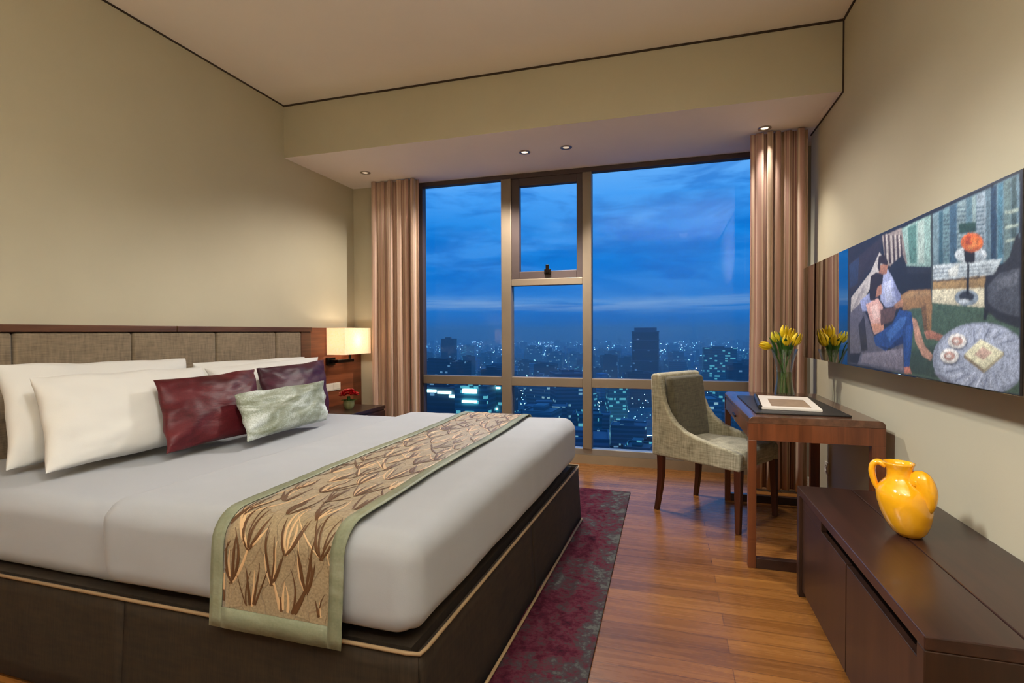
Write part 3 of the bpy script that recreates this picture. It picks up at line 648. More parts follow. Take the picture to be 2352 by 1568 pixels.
bm = NB(); box(bm, -1.06, -1.0, y0 - .012, y0 + .008, 1.69, 1.735); box(bm, -1.045, -1.015, y0 - .022, y0 - .012, 1.70, 1.775)
obj('handle', bm, M['metal'], sash, bevel=.003)
def pane(x0, x1, z0, z1, y=YW + .045):
    bm = NB(); box(bm, x0, x1, y, y + .008, z0, z1); obj('glass_pane', bm, M['glass'], win)
pane(-2.265, -1.467, .756, 2.572); pane(-1.298, -.768, 1.722, 2.50); pane(-1.371, -.715, .756, 1.592); pane(-.635, .652, .756, 2.572)
pane(-2.265, -1.467, .133, .676); pane(-1.371, -.715, .133, .676); pane(-.635, .652, .133, .676)

# ---------------------------------------------------------------- curtains
def curtain(x0, x1, y, z0, z1, folds, amp, seed, label):
    bm = NB(); uvl = bm.loops.layers.uv.new('UVMap')
    n = folds * 20; rows = 14; g = []
    for i in range(n + 1):
        t = i / n; col = []
        ph = folds * 2 * PI * t + 1.3 * math.sin(5 * t + seed) + .6 * math.sin(11 * t + 2 * seed)
        for j in range(rows + 1):
            w = j / rows; z = z0 + (z1 - z0) * w
            a = amp * (.72 + .28 * (1 - w)) * (1 + .55 * math.sin(2.3 * t * folds + seed))
            x = x0 + (x1 - x0) * t + .010 * math.sin(2 * ph) + .008 * math.sin(4 * w + 9 * t + seed) * (1 - w)
            col.append(bm.verts.new((x, y + a * math.cos(ph) + .006 * math.sin(6 * w + seed * 2 + 11 * t), z)))
        g.append(col)
    for i in range(n):
        for j in range(rows):
            f = bm.faces.new((g[i][j], g[i + 1][j], g[i + 1][j + 1], g[i][j + 1]))
            for l, (a, b) in zip(f.loops, ((i, j), (i + 1, j), (i + 1, j + 1), (i, j + 1))):
                l[uvl].uv = (a / n * (x1 - x0) * 2.4 + seed, b / rows * (z1 - z0))
    o = obj('curtain', bm, M['curtain'], smooth=True)
    s = o.modifiers.new('thick', 'SOLIDIFY'); s.thickness = .003
    return tag(o, label, 'curtain', 'striped curtains at the window')
curtain(-2.715, -2.245, 4.42, .015, 2.606, 6, .026, 1.3, 'brown striped curtain hanging beside the bedside wall lamp')
curtain(.594, .956, 4.168, .015, 2.606, 5, .026, 4.1, 'brown striped curtain hanging behind the desk and tulips')

# ---------------------------------------------------------------- headboard on the left wall
hb = thing('headboard', 'wide wood-trimmed headboard of padded taupe fabric panels on the left wall', 'headboard', (XL + .05, 2.2, 0))
bm = NB(); box(bm, XL + .002, -2.978, .0, 3.80, .02, 1.179); obj('backing_board', bm, M['head_wood'], hb)
ys = [.532, 1.099, 1.665, 2.232, 2.81, 3.375, 3.672]
for a, b in zip(ys[:-1], ys[1:]):
    bm = NB(); rbox(bm, -2.978, -2.938, a + .003, b - .003, .25, 1.178, .016, 3, 3)
    obj('padded_panel', bm, M['head_fab'], hb, smooth=True)
bm = NB(); box(bm, -2.978, -2.946, 3.674, 3.80, .02, 1.179); obj('side_strip', bm, M['head_wood'], hb, bevel=.003)
bm = NB(); box(bm, -2.978, -2.946, .0, .530, .02, 1.179); obj('side_strip', bm, M['head_wood'], hb, bevel=.003)
bm = NB(); box(bm, XL + .002, -2.93, .0, 2.508, 1.180, 1.217); obj('top_rail', bm, M['head_wood'], hb, bevel=.003)
bm = NB(); box(bm, XL + .002, -2.93, 2.512, 3.80, 1.180, 1.217); obj('top_rail', bm, M['head_wood'], hb, bevel=.003)
bm = NB(); box(bm, XL + .002, -2.952, 3.803, 4.575, .02, 1.215)
tag(obj('side_panel', bm, M['panel_wood'], hb, bevel=.003), 'reddish wood panel beside the lamp')

# wall lamp
def wall_lamp(label, dy=0):
    r = thing('wall_lamp', label, 'lamp', (-2.952, 4.22 + dy, .90))
    x0, x1, a, b, z0, z1 = -2.940, -2.752, 4.005 + dy, 4.43 + dy, .972, 1.214
    bm = NB(); t = .004
    for q in ((x0, x1, a, a + t), (x0, x1, b - t, b), (x0, x0 + t, a + t, b - t), (x1 - t, x1, a + t, b - t)): box(bm, q[0], q[1], q[2], q[3], z0, z1)
    tag(obj('lamp_shade', bm, M['shade'], r), 'cream box-shaped linen shade')
    bm = NB(); box(bm, -2.952, -2.935, 4.01 + dy, 4.13 + dy, .875, .945); obj('wall_plate', bm, M['metal'], r, bevel=.003)
    bm = NB(); box(bm, -2.935, -2.865, 4.05 + dy, 4.085 + dy, .895, .925); box(bm, -2.885, -2.850, 4.05 + dy, 4.30 + dy, .895, .925); obj('arm', bm, M['metal'], r, bevel=.003)
    bm = NB(); lathe(bm, [(.012, .925), (.012, 1.00), (.022, 1.005), (.022, 1.05)], (-2.867, 4.255 + dy, 0), 16, cap_top=True); obj('bulb_holder', bm, M['metal'], r, smooth='auto')
    bm = NB(); lathe(bm, [(.004, 1.05), (.016, 1.06), (.028, 1.085), (.030, 1.105), (.022, 1.13), (.008, 1.142)], (-2.867, 4.255 + dy, 0), 16, cap_top=True); obj('bulb', bm, M['bulb'], r, smooth=True)
    return r
M['bulb'] = emit('warm_bulb', (255, 214, 160), 8)
wl = wall_lamp('cream box-shade wall lamp mounted beside the headboard near the curtain')
bm = NB(); box(bm, -2.9515, -2.944, 3.985, 4.215, .637, .708); box(bm, -2.944, -2.941, 3.998, 4.09, .648, .697); box(bm, -2.944, -2.941, 4.105, 4.202, .648, .697)
tag(obj('socket_plate', bm, M['plate'], bevel=.002), 'white socket plate on the wood panel below the wall lamp', 'socket')

# nightstand with flowers (mostly hidden behind the bed)
ns = thing('nightstand', 'dark wood nightstand behind the far side of the bed', 'nightstand', (-2.7, 3.87, 0))
bm = NB(); box(bm, -2.925, -2.50, 3.50, 4.24, .05, .47); obj('body', bm, M['dark_wood'], ns, bevel=.003)
bm = NB(); box(bm, -2.927, -2.49, 3.49, 4.25, .47, .50); obj('table_top', bm, M['dark_wood'], ns, bevel=.004)
bm = NB(); box(bm, -2.50, -2.482, 3.51, 4.23, .28, .455); d = obj('drawer', bm, M['dark_wood'], ns, bevel=.003)
bm = NB(); box(bm, -2.482, -2.468, 3.80, 3.94, .36, .372); obj('handle', bm, M['chrome'], d, bevel=.002)
for x, y in ((-2.92, 3.52), (-2.54, 3.52), (-2.92, 4.2), (-2.54, 4.2)):
    bm = NB(); box(bm, x, x + .03, y, y + .03, 0, .05); obj('leg', bm, M['dark_wood_z'], ns)
fp = thing('flower_pot', 'small pot of bright red flowers on the nightstand', 'flowers', (-2.69, 3.97, .50))
bm = NB(); lathe(bm, [(.032, 0), (.045, .02), (.050, .05), (.046, .075), (.040, .075), (.040, .06)], (-2.69, 3.97, .50), 20); obj('pot', bm, M['pot'], fp, smooth='auto')
random.seed(5)
bm = NB(); bl = NB()
for k in range(44):
    t = 2.4 * k; r = .072 * math.sqrt((k + .5) / 44)
    c = Vector((-2.69 + r * math.cos(t), 3.97 + r * 1.1 * math.sin(t), .615 + .045 * (1 - (r / .072) ** 2) + random.uniform(-.006, .006)))
    for q in range(5):
        a = q * 2 * PI / 5 + k; d = Vector((math.cos(a), math.sin(a), .55)) * .024; e = Vector((-math.sin(a), math.cos(a), 0)) * .013
        bm.faces.new([bm.verts.new(p) for p in (c, c + d * .6 + e, c + d, c + d * .6 - e)])
    if k % 2 == 0:
        a = t + 1; d = Vector((math.cos(a), math.sin(a), .1)); e = Vector((-math.sin(a), math.cos(a), 0)); c2 = Vector((-2.69, 3.97, .575)) + d * .02
        bl.faces.new([bl.verts.new(p) for p in (c2, c2 + d * .025 + e * .014, c2 + d * .058 + Vector((0, 0, -.004)), c2 + d * .025 - e * .014)])
tube(bl, [(-2.69, 3.97, .52), (-2.69, 3.97, .61)], .014, 8)
obj('blossoms', bm, M['red'], fp); obj('leaves', bl, M['leaf'], fp)

# ---------------------------------------------------------------- bed
FX = -.612                                   # foot of the mattress at the near corner; the foot edge runs slightly askew
def skew(w):
    w.x += (w.y - 1.18) * .042 * max(0, (w.x + 2.9) / 2.29); return w
bed = thing('bed', 'king size bed with white mattress and brown skirted base', 'bed', (-1.75, 2.18, 0))
bm = NB(); prism(bm, [(-2.93, 1.215), (FX - .03, 1.215), (FX + .05, 3.15), (-2.93, 3.15)], 2, .016, .343)
obj('base', bm, M['skirt'], bed)
def skirt(p, q, ztop=.344, flare=.012, n=30, seed=0.0):
    """one skirt panel from p to q (plan points), hanging with a slight wave, outward normal on the right of p->q"""
    p = Vector((p[0], p[1], 0)); q = Vector((q[0], q[1], 0)); d = (q - p).normalized(); nr = Vector((d.y, -d.x, 0)); bm = NB(); g = []
    for i in range(n + 1):
        t = i / n; c = []
        for j in range(7):
            w = j / 6; z = ztop + (.013 - ztop) * w
            pos = p + (q - p) * t + nr * (flare * w + .003 * math.sin(9 * t + seed) * w + (.006 * w if t < .02 or t > .98 else 0)) + Vector((0, 0, z))
            c.append(bm.verts.new(pos))
        g.append(c)
    for i in range(n):
        for j in range(6): bm.faces.new((g[i][j], g[i][j + 1], g[i + 1][j + 1], g[i + 1][j]))
    o = obj('skirt_panel', bm, M['skirt'], bed, smooth=True)
    s = o.modifiers.new('thick', 'SOLIDIFY'); s.thickness = .010; s.offset = 1
    return o
A, B, Cc, D = (-2.93, 1.192), (FX + .004, 1.192), (FX + .088, 3.172), (-2.93, 3.172)
Am = (-1.622, 1.192); Bm = (FX + .046, 2.18)
skirt(A, (Am[0] - .004, Am[1]), seed=1); skirt((Am[0] + .004, Am[1]), (B[0] - .004, B[1]), seed=2)
skirt((B[0], B[1] + .006), (Bm[0], Bm[1] - .003), seed=3); skirt((Bm[0], Bm[1] + .003), (Cc[0], Cc[1] - .006), seed=4); skirt(Cc, D, seed=5)
bm = NB(); tube(bm, [(A[0], A[1] - .006, .346), (B[0] - .03, B[1] - .006, .346), (B[0] + .002, B[1] + .0, .346), (B[0] + .008, B[1] + .03, .346), (Cc[0] + .008, Cc[1] - .03, .346), (Cc[0], Cc[1] + .004, .346), (D[0], D[1] + .006, .346)], .0055, 8)
tag(obj('piping', bm, M['piping'], bed, smooth=True), 'pale piping along the top of the skirt')
bm = NB(); tube(bm, [(FX + .018 + .012, 1.19, .022), (FX + .102 + .012, 3.16, .022)], .006, 8)
tag(obj('hem_piping', bm, M['piping'], bed, smooth=True), 'pale piping along the hem of the skirt')
bm = NB(); rbox(bm, -2.925, FX - .034, 1.218, 3.138, .346, .610, .07, (40, 30, 4), 5, deform=lambda w: skew(w) + Vector((0, 0, .004 * fbm(w, 3, 2))))
tag(obj('mattress', bm, M['white'], bed, smooth=True), 'white sheeted mattress')

def dv(w):
    w = skew(w)
    k = .0045 * fbm(w, 4, 7) + .0025 * fbm((w.x * .4, w.y * 2, w.z), 6, 3)
    if w.x < -1.66: k += .007 * (1 - (w.x + 1.73) / .07)        # turned-down edge stands proud
    c = Vector((-1.2, 2.18, .45)); n = Vector((0, 0, 1)) if w.z > .6 else (w - c).normalized()
    return w + n * k
bm = NB(); rbox(bm, -1.73, FX, 1.180, 3.176, .364, .642, .075, (44, 44, 6), 6, deform=dv, keep=lambda c, n: n.z > -.5 and n.x > -.5)
o = obj('bedspread', bm, M['white'], smooth=True); s = o.modifiers.new('thick', 'SOLIDIFY'); s.thickness = .010
tag(o, 'smooth white bedspread tucked over the foot half of the mattress', 'bedspread')

# runner across the foot of the bed
def runner():
    path = []
    ya, yb, zt, r = 1.168, 3.186, .6525, .082
    for k in range(9): path.append((ya - .008 * (1 - k / 8), .342 + (zt - r - .342) * k / 8))
    for k in range(1, 9):
        a = PI - k / 8 * PI / 2; path.append((ya + r + r * math.cos(a), zt - r + r * math.sin(a)))
    for k in range(1, 49): path.append((ya + r + (yb - ya - 2 * r) * k / 48, zt))
    for k in range(1, 9):
        a = PI / 2 - k / 8 * PI / 2; path.append((yb - r + r * math.cos(a), zt - r + r * math.sin(a)))
    for k in range(1, 7): path.append((yb + .004 * k / 6, zt - r + (.345 - zt + r) * k / 6))
    L = [0]
    for a, b in zip(path, path[1:]): L.append(L[-1] + math.hypot(a[0] - b[0], a[1] - b[1]))
    x0, x1, bw = -1.246, -.812, .042
    def strip(name, us, v0, v1, mat, lift, parent=None):
        bm = NB(); uvl = bm.loops.layers.uv.new('UVMap')
        ids = [i for i in range(len(path)) if v0 <= L[i] <= v1]; g = []
        for i in ids:
            y, z = path[i]; row = []
            for u in us:
                x = u + .006 * math.sin(L[i] * 5) + .0
                w = .0035 * fbm((x, y, z), 7, 1); nz = 1 if .2 < i / len(path) else .0
                t = math.atan2(path[min(i + 1, len(path) - 1)][1] - path[max(i - 1, 0)][1], path[min(i + 1, len(path) - 1)][0] - path[max(i - 1, 0)][0])
                n = Vector((0, -math.sin(t), math.cos(t)))
                row.append(bm.verts.new(Vector((x, y, z)) + n * (lift + abs(w))))
            g.append(row)
        for a in range(len(g) - 1):
            for b in range(len(us) - 1):
                f = bm.faces.new((g[a][b], g[a][b + 1], g[a + 1][b + 1], g[a + 1][b]))
                for l, (p, q) in zip(f.loops, ((a, b), (a, b + 1), (a + 1, b + 1), (a + 1, b))): l[uvl].uv = (us[q], L[ids[p]])
        o = obj(name, bm, mat, parent, smooth=True, origin=(-1.03, 2.18, .65) if parent is None else None)
        s = o.modifiers.new('thick', 'SOLIDIFY'); s.thickness = .0026; s.offset = 0
        return o
    lin_ = lambda a, b, n: [a + (b - a) * k / n for k in range(n + 1)]
    root = strip('bed_runner', lin_(x0 + bw - .004, x1 - bw + .004, 16), 0, 99, M['runner'], .003)
    strip('border', lin_(x0, x0 + bw, 3), 0, 99, M['border'], .0068, root); strip('border', lin_(x1 - bw, x1, 3), 0, 99, M['border'], .0068, root)
    strip('border', lin_(x0 + bw, x1 - bw, 14), 0, .066, M['border'], .0068, root)
    for c in root.children: c['label'] = 'sage satin border'
    def at(u, l, lift):
        l = max(0.0, min(L[-1] - .001, l)); i = max(k for k in range(len(L)) if L[k] <= l); i = min(i, len(path) - 2); t = (l - L[i]) / (L[i + 1] - L[i])
        y = path[i][0] + (path[i + 1][0] - path[i][0]) * t; z = path[i][1] + (path[i + 1][1] - path[i][1]) * t
        def nn(k):
            a = math.atan2(path[min(k + 1, len(path) - 1)][1] - path[max(k - 1, 0)][1], path[min(k + 1, len(path) - 1)][0] - path[max(k - 1, 0)][0]); return Vector((0, -math.sin(a), math.cos(a)))
        n = nn(i) * (1 - t) + nn(i + 1) * t; x = u + .006 * math.sin(l * 5)
        return Vector((x, y, z)) + n * (lift + abs(.0035 * fbm((x, y, z), 7, 1)))
    rr = random.Random(3); bm = NB()
    def stroke(u, l, ang, bend, ln, w, mi, lift):
        prev = None; N = 14
        for k in range(N + 1):
            t = k / N; a = ang + bend * t
            if k: u += math.sin(a) * ln / N; l += math.cos(a) * ln / N
            if not (x0 + bw + .002 < u < x1 - bw - .002) or l < .07 or l > L[-1]: prev = None; continue
            ww = w * (math.sin(PI * min(1, .08 + .92 * t)) ** .7) * (1 - .35 * t) + .0004
            pu, pl = math.cos(a) * ww, -math.sin(a) * ww
            cur = (bm.verts.new(at(u - pu, l - pl, lift)), bm.verts.new(at(u, l, lift + .0012)), bm.verts.new(at(u + pu, l + pl, lift)))
            if prev:
                for i in range(2): bm.faces.new((prev[i], prev[i + 1], cur[i + 1], cur[i])).material_index = mi
            prev = cur
    row = 0; l = .03
    while l < L[-1]:
        for c in range(-1, 5):
            u = x0 + .02 + .118 * (c + .5 * (row % 2)) + rr.uniform(-.012, .012); l0 = l + rr.uniform(-.015, .015)
            for q in range(rr.randint(6, 9)):
                a = rr.uniform(-.95, .95); m = rr.choice((0, 0, 1, 1, 1))
                stroke(u + rr.uniform(-.006, .006), l0, a, -a * rr.uniform(.3, 1.5) + rr.uniform(-.3, .3), rr.uniform(.08, .17), rr.uniform(.0022, .0062), m, .0050 + .0005 * m)
        row += 1; l += .098
    e = obj('embroidery', bm, [M['thread_light'], M['thread_dark']], root, smooth=True); tag(e, 'tan and brown embroidered leaves', kind='stuff')
    return root
tag(runner(), 'gold and brown leaf-patterned runner draped across the bed', 'bed runner')

# pillows and cushions
def pillow(name, bl, br, tr, tl, thick, mat, label, cat, group=None, pinch=.05, seed=0, n=30, wr=.009, expo=.42):
    bl, br, tr, tl = map(Vector, (bl, br, tr, tl))
    nrm = (br - bl).cross(tl - bl).normalized(); bm = NB(); S = {}
    for s in (1, -1):
        for i in range(n + 1):
            for j in range(n + 1):
                u = math.sin((i / n - .5) * PI * .94) / math.sin(.47 * PI); v = math.sin((j / n - .5) * PI * .94) / math.sin(.47 * PI)
                edge = i in (0, n) or j in (0, n)
                if edge and s < 0: S[(s, i, j)] = S[(1, i, j)]; continue
                a = u * (1 - pinch * (1 - v * v)); b = v * (1 - pinch * (1 - u * u))
                p = bl * ((1 - a) * (1 - b) / 4) + br * ((1 + a) * (1 - b) / 4) + tr * ((1 + a) * (1 + b) / 4) + tl * ((1 - a) * (1 + b) / 4)
                h = thick / 2 * (max(0, (1 - u * u) * (1 - v * v))) ** expo
                h *= 1 + .12 * fbm((u, v, s), 1.2, seed)
                w = wr * fbm((u * 2, v * 2, s), 1.6, seed + 5) + .5 * wr * math.sin(9 * math.atan2(v, u) + seed) * (u * u + v * v) * (0 if edge else 1)
                q = p + nrm * (s * h + w)
                if edge: q = q + nrm * (wr * .9 * fbm((u, v, 0), 2.5, seed)) + (tl - bl).normalized() * (wr * 1.1 * fbm((u * 1.3, v, 2), 1.5, seed)) * (v > .9)
                S[(s, i, j)] = bm.verts.new(q)
    for s in (1, -1):
        for i in range(n):
            for j in range(n):
                q = [S[(s, i, j)], S[(s, i + 1, j)], S[(s, i + 1, j + 1)], S[(s, i, j + 1)]]
                if s < 0: q.reverse()
                bm.faces.new(q)
    o = obj(name, bm, mat, smooth=True)
    m = o.modifiers.new('smooth', 'SUBSURF'); m.levels = 1; m.render_levels = 1
    return tag(o, label, cat, group)
G = 'white bed pillows'
pillow('bed_pillow', (-2.46, 1.36, .640), (-2.46, 2.22, .640), (-2.70, 2.36, 1.022), (-2.70, 1.46, 1.040), .20, M['white_p'], 'white pillow standing against the headboard, partly behind the nearest pillow', 'pillow', G, seed=1)
pillow('bed_pillow', (-2.235, 1.355, .645), (-2.20, 2.22, .645), (-2.45, 2.235, .985), (-2.48, 1.455, .995), .18, M['white_p'], 'large white pillow leaning in front at the near side of the bed', 'pillow', G, seed=2)
pillow('bed_pillow', (-2.50, 2.36, .640), (-2.50, 3.10, .640), (-2.72, 3.44, .985), (-2.72, 2.42, .995), .18, M['white_p'], 'white pillow against the headboard on the far side, behind another pillow', 'pillow', G, seed=3)
pillow('bed_pillow', (-2.28, 2.30, .645), (-2.27, 3.05, .645), (-2.52, 3.33, .990), (-2.50, 2.30, .975), .17, M['white_p'], 'white pillow directly behind the far dark purple cushion', 'pillow', G, seed=4)
G = 'satin cushions on the bed'
pillow('cushion', (-2.070, 1.712, .650), (-2.045, 2.262, .650), (-2.235, 2.395, .971), (-2.245, 1.800, .955), .12, M['maroon'], 'maroon satin cushion leaning on the nearest white pillow', 'cushion', G, .055, seed=11)
pillow('cushion', (-2.15, 2.42, .650), (-2.12, 2.915, .650), (-2.29, 3.085, .985), (-2.29, 2.46, .965), .13, M['plum'], 'dark purple satin cushion behind the small silver one', 'cushion', G, .055, seed=12)
pillow('cushion', (-1.915, 2.005, .652), (-1.955, 2.665, .652), (-2.035, 2.735, .872), (-2.055, 2.07, .866), .11, M['silver'], 'small oblong silver green velvet cushion in front of the two dark ones', 'cushion', None, .035, seed=13, expo=.36)

# ---------------------------------------------------------------- rug
bm = NB(); box(bm, -1.0, -.252, .75, 3.83, .0005, .011)
tag(obj('rug', bm, M['rug'], bevel=.004), 'maroon and grey patterned rug along the foot of the bed', 'rug')

# ---------------------------------------------------------------- desk
DX0, DX1, DY0, DY1 = .386, .968, 2.775, 3.885
desk = thing('desk', 'reddish brown writing desk with floor rails standing by the right wall', 'desk', ((DX0 + DX1) / 2, (DY0 + DY1) / 2, 0))
def rounded_top(x0, x1, z0, z1, r, n=6):
    p = [(x0, z0), (x1, z0)]
    p += [(x1 - r + r * math.cos(a * PI / 2 / n), z1 - r + r * math.sin(a * PI / 2 / n)) for a in range(n + 1)]
    p += [(x0 + r + r * math.cos(PI / 2 + a * PI / 2 / n), z1 - r + r * math.sin(PI / 2 + a * PI / 2 / n)) for a in range(n + 1)]
    return p
bm = NB(); prism(bm, rounded_top(DX0, DX1, .716, .75, .026), 1, DY0, DY1)
for f in bm.faces:
    if f.normal.length == 0: f.normal_update()
obj('table_top', bm, M['desk_top'], desk, smooth='auto', bevel=.002)
bm = NB(); box(bm, DX0, DX1, DY0, DY0 + .024, .634, .716); tag(obj('apron', bm, M['desk_wood'], desk), 'end apron with upright grain')
bm = NB(); box(bm, DX0, DX1, DY1 - .024, DY1, .634, .716); obj('apron', bm, M['desk_wood'], desk)
bm = NB(); box(bm, DX1 - .022, DX1, DY0 + .024, DY1 - .024, .634, .716); obj('apron', bm, M['desk_wood'], desk)
bm = NB(); box(bm, DX0 + .002, DX0 + .022, DY0 + .05, DY1 - .05, .638, .714); dr = obj('drawer', bm, M['desk_wood'], desk, bevel=.002)
bm = NB(); box(bm, DX0 - .008, DX0 + .002, (DY0 + DY1) / 2 - .06, (DY0 + DY1) / 2 + .06, .668, .68); obj('handle', bm, M['metal'], dr, bevel=.002)
LW = .037
for x in (DX0, DX1 - .055):
    for y in (DY0, DY1 - .04):
        bm = NB(); w = LW if x == DX0 else .055; box(bm, x, x + w, y, y + .04, 0, .634); obj('leg', bm, M['desk_wood'], desk, bevel=.002)
for y in (DY0, DY1 - .04):
    bm = NB(); box(bm, DX0 + LW, DX1 - .055, y + .002, y + .038, 0, .05); obj('stretcher', bm, M['dark_wood'], desk, bevel=.002)

# things on the desk
bm = NB(); box(bm, .432, .858, 2.868, 3.60, .7505, .758)
tag(obj('desk_mat', bm, M['black'], bevel=.002), 'black leather mat lying on the desk', 'desk mat')
fo = thing('folder', 'open white folder with a brown printed page on the black desk mat', 'folder', (.64, 3.23, .7585))
R6 = Matrix.Translation((.64, 3.235, 0)) @ Matrix.Rotation(math.radians(-6), 4, 'Z')
bm = NB(); box(bm, -.135, .143, -.27, .27, .7585, .772); obj('cover', bm, M['paper'], fo, bevel=.003, xf=R6)
bm = NB(); box(bm, -.085, .100, -.215, .10, .772, .7732); tag(obj('page', bm, M['brownpaper'], fo, xf=R6), 'brown printed page')
bm = NB(); tube(bm, [(-.142, -.265, .771), (-.142, .265, .771)], .011, 10); tag(obj('spine', bm, M['black'], fo, smooth='auto', xf=R6), 'dark spine')

VC = (.735, 3.755)
va = thing('vase', 'clear flared glass vase of tulips at the window end of the desk', 'vase', (VC[0], VC[1], .7505))
prof = [(.058, .0), (.062, .004), (.054, .05), (.046, .11), (.046, .16), (.056, .22), (.072, .275), (.080, .30)]
inner = [(r - .003, z + (.008 if k == 0 else 0)) for k, (r, z) in enumerate(prof)]
bm = NB(); lathe(bm, prof + list(reversed(inner)), (VC[0], VC[1], .7505), 32, cap_top=True); obj('glass', bm, M['vase_glass'], va, smooth='auto')
bm = NB(); lathe(bm, [(.0535, .010), (.050, .05), (.0425, .11), (.0425, .15)], (VC[0], VC[1], .7505), 28, cap_top=True); tag(obj('water', bm, M['water'], va, smooth='auto'), 'pale green water')

def tulip(base, tip, bend, size, pm, label, leaf=1, tilt=None):
    b = Vector(base); t = Vector(tip); mid = (b + t) / 2 + Vector(bend)
    r = thing('tulip', label, 'tulip', b, 'tulips in the vase')
    pts = [(b * (1 - s) ** 2 + mid * 2 * s * (1 - s) + t * s * s) for s in [k / 12 for k in range(13)]]
    bm = NB(); tube(bm, pts, [.0042] * 13, 8); obj('stem', bm, M['stem'], r, smooth='auto')
    ax = (pts[-1] - pts[-2]).normalized() if tilt is None else Vector(tilt).normalized()
    X = ax.orthogonal().normalized(); Y = ax.cross(X)
    bm = NB(); H = size * 1.5; R = size * .58
    for k in range(6):
        a0 = k * PI / 3; rr = R * (1.0 if k % 2 else .88); g = []
        for j in range(9):
            v = j / 8; rad = rr * (math.sin(PI * (.12 + .70 * v)) ** .8) * (1 - .18 * v); w = 1.15 * (max(0.02, math.sin(PI * (.10 + .86 * v)))) ** .6 * (1 - .35 * v); row = []
            for i in range(5):
                u = (i / 4 - .5); a = a0 + u * w * 1.05; q = rad * (1 + .12 * u * u)
                row.append(bm.verts.new(t + ax * (H * v * (1 - .25 * u * u * v)) + (X * math.cos(a) + Y * math.sin(a)) * q))
            g.append(row)
        for j in range(8):
            for i in range(4): bm.faces.new((g[j][i], g[j][i + 1], g[j + 1][i + 1], g[j + 1][i]))
    o = obj('bloom', bm, pm, r, smooth=True); s = o.modifiers.new('thick', 'SOLIDIFY'); s.thickness = .0012
    for q in range(leaf):
        i0 = 9 + q; p0 = pts[i0]; out = Vector((t.x - VC[0] + .02 * math.sin(q * 3 + size * 99), t.y - VC[1] + .03 * math.cos(q * 2 + size * 77), 0))
        out = out.normalized() if out.length > .001 else Vector((1, 0, 0)); side = out.cross(Vector((0, 0, 1)))
        bm = NB(); g = []
        for j in range(9):
            v = j / 8; c = p0 + out * (.055 * v ** 1.4) + Vector((0, 0, .17 * v - .05 * v * v)); w = .017 * math.sin(PI * min(1, .15 + .85 * v)) + .0008
            g.append([bm.verts.new(c + side * w + out * -.004), bm.verts.new(c), bm.verts.new(c - side * w + out * -.004)])
        for j in range(8):
            for i in range(2): bm.faces.new((g[j][i], g[j][i + 1], g[j + 1][i + 1], g[j + 1][i]))
        o = obj('leaf', bm, M['leaf'], r, smooth=True); s = o.modifiers.new('thick', 'SOLIDIFY'); s.thickness = .0012
    return r
bz = .764
tulip((VC[0] + .02, VC[1], bz), (.650, 3.73, 1.065), (.02, 0, .05), .052, M['petal'], 'orange yellow tulip drooping out to the window side of the vase', 1, (-.9, -.2, .25))
tulip((VC[0] + .01, VC[1] - .01, bz), (.690, 3.75, 1.095), (.02, 0, .02), .050, M['petal2'], 'pale greenish yellow tulip bud, upright, between drooping bloom and tallest bloom', 1)
tulip((VC[0] - .005, VC[1] + .02, bz), (.738, 3.79, 1.125), (-.01, 0, .02), .056, M['petal'], 'tallest yellow tulip at the middle of the bunch', 2)
tulip((VC[0] - .02, VC[1] - .005, bz), (.782, 3.72, 1.075), (-.02, 0, .02), .058, M['petal'], 'wide yellow tulip low on the wall side of the bunch', 2)
tulip((VC[0] - .02, VC[1] + .01, bz), (.772, 3.80, 1.110), (-.02, 0, .02), .052, M['petal'], 'yellow tulip standing behind the low wall-side bloom', 1)
tulip((VC[0], VC[1] - .02, bz), (.735, 3.70, 1.075), (0, 0, .02), .050, M['petal'], 'yellow tulip facing the room in front of the tallest bloom', 1)

# ---------------------------------------------------------------- desk chair
CX = Matrix.Translation((.305, 3.563, 0)) @ Matrix.Rotation(math.radians(-34.3), 4, 'Z')
ch = thing('desk_chair', 'grey green upholstered scoop chair with dark wooden legs pushed up to the desk', 'chair', (.305, 3.563, 0))
wing = [(-.315, .36), (-.318, .60), (-.325, .875), (-.316, .892), (-.285, .894), (-.268, .88), (-.250, .80), (-.225, .72), (-.19, .645), (-.14, .585), (-.07, .54), (.02, .512), (.14, .49), (.25, .472), (.278, .462), (.285, .44), (.282, .36)]
bm = NB()
prism(bm, wing, 1, -.248, -.200); prism(bm, wing, 1, .200, .248)
back = [(-.318, .36), (-.328, .875), (-.318, .894), (-.288, .896), (-.268, .88), (-.255, .62), (-.25, .36)]
prism(bm, back, 1, -.201, .201); box(bm, -.26, .275, -.201, .201, .36, .40)
obj('shell', bm, M['chair_fab'], ch, xf=CX, bevel=.012, segs=3, smooth='auto')
bm = NB(); rbox(bm, -.25, .288, -.199, .199, .385, .472, .03, (8, 8, 2), 4, deform=lambda w: w + Vector((0, 0, .012 * (1 - (w.y / .2) ** 2) * (1 if w.z > .42 else 0) - .01 * (w.x < 0) * (-w.x / .25))))
obj('seat', bm, M['chair_fab'], ch, xf=CX, smooth=True)
bm = NB(); rbox(bm, -.262, -.205, -.197, .197, .46, .872, .026, (2, 8, 8), 4, deform=lambda w: w + Vector((.055 * (1 - (w.z - .46) / .41) * 1.0, 0, 0)))
tag(obj('back_cushion', bm, M['chair_dark'], ch, xf=CX, smooth=True), 'darker grey back cushion')
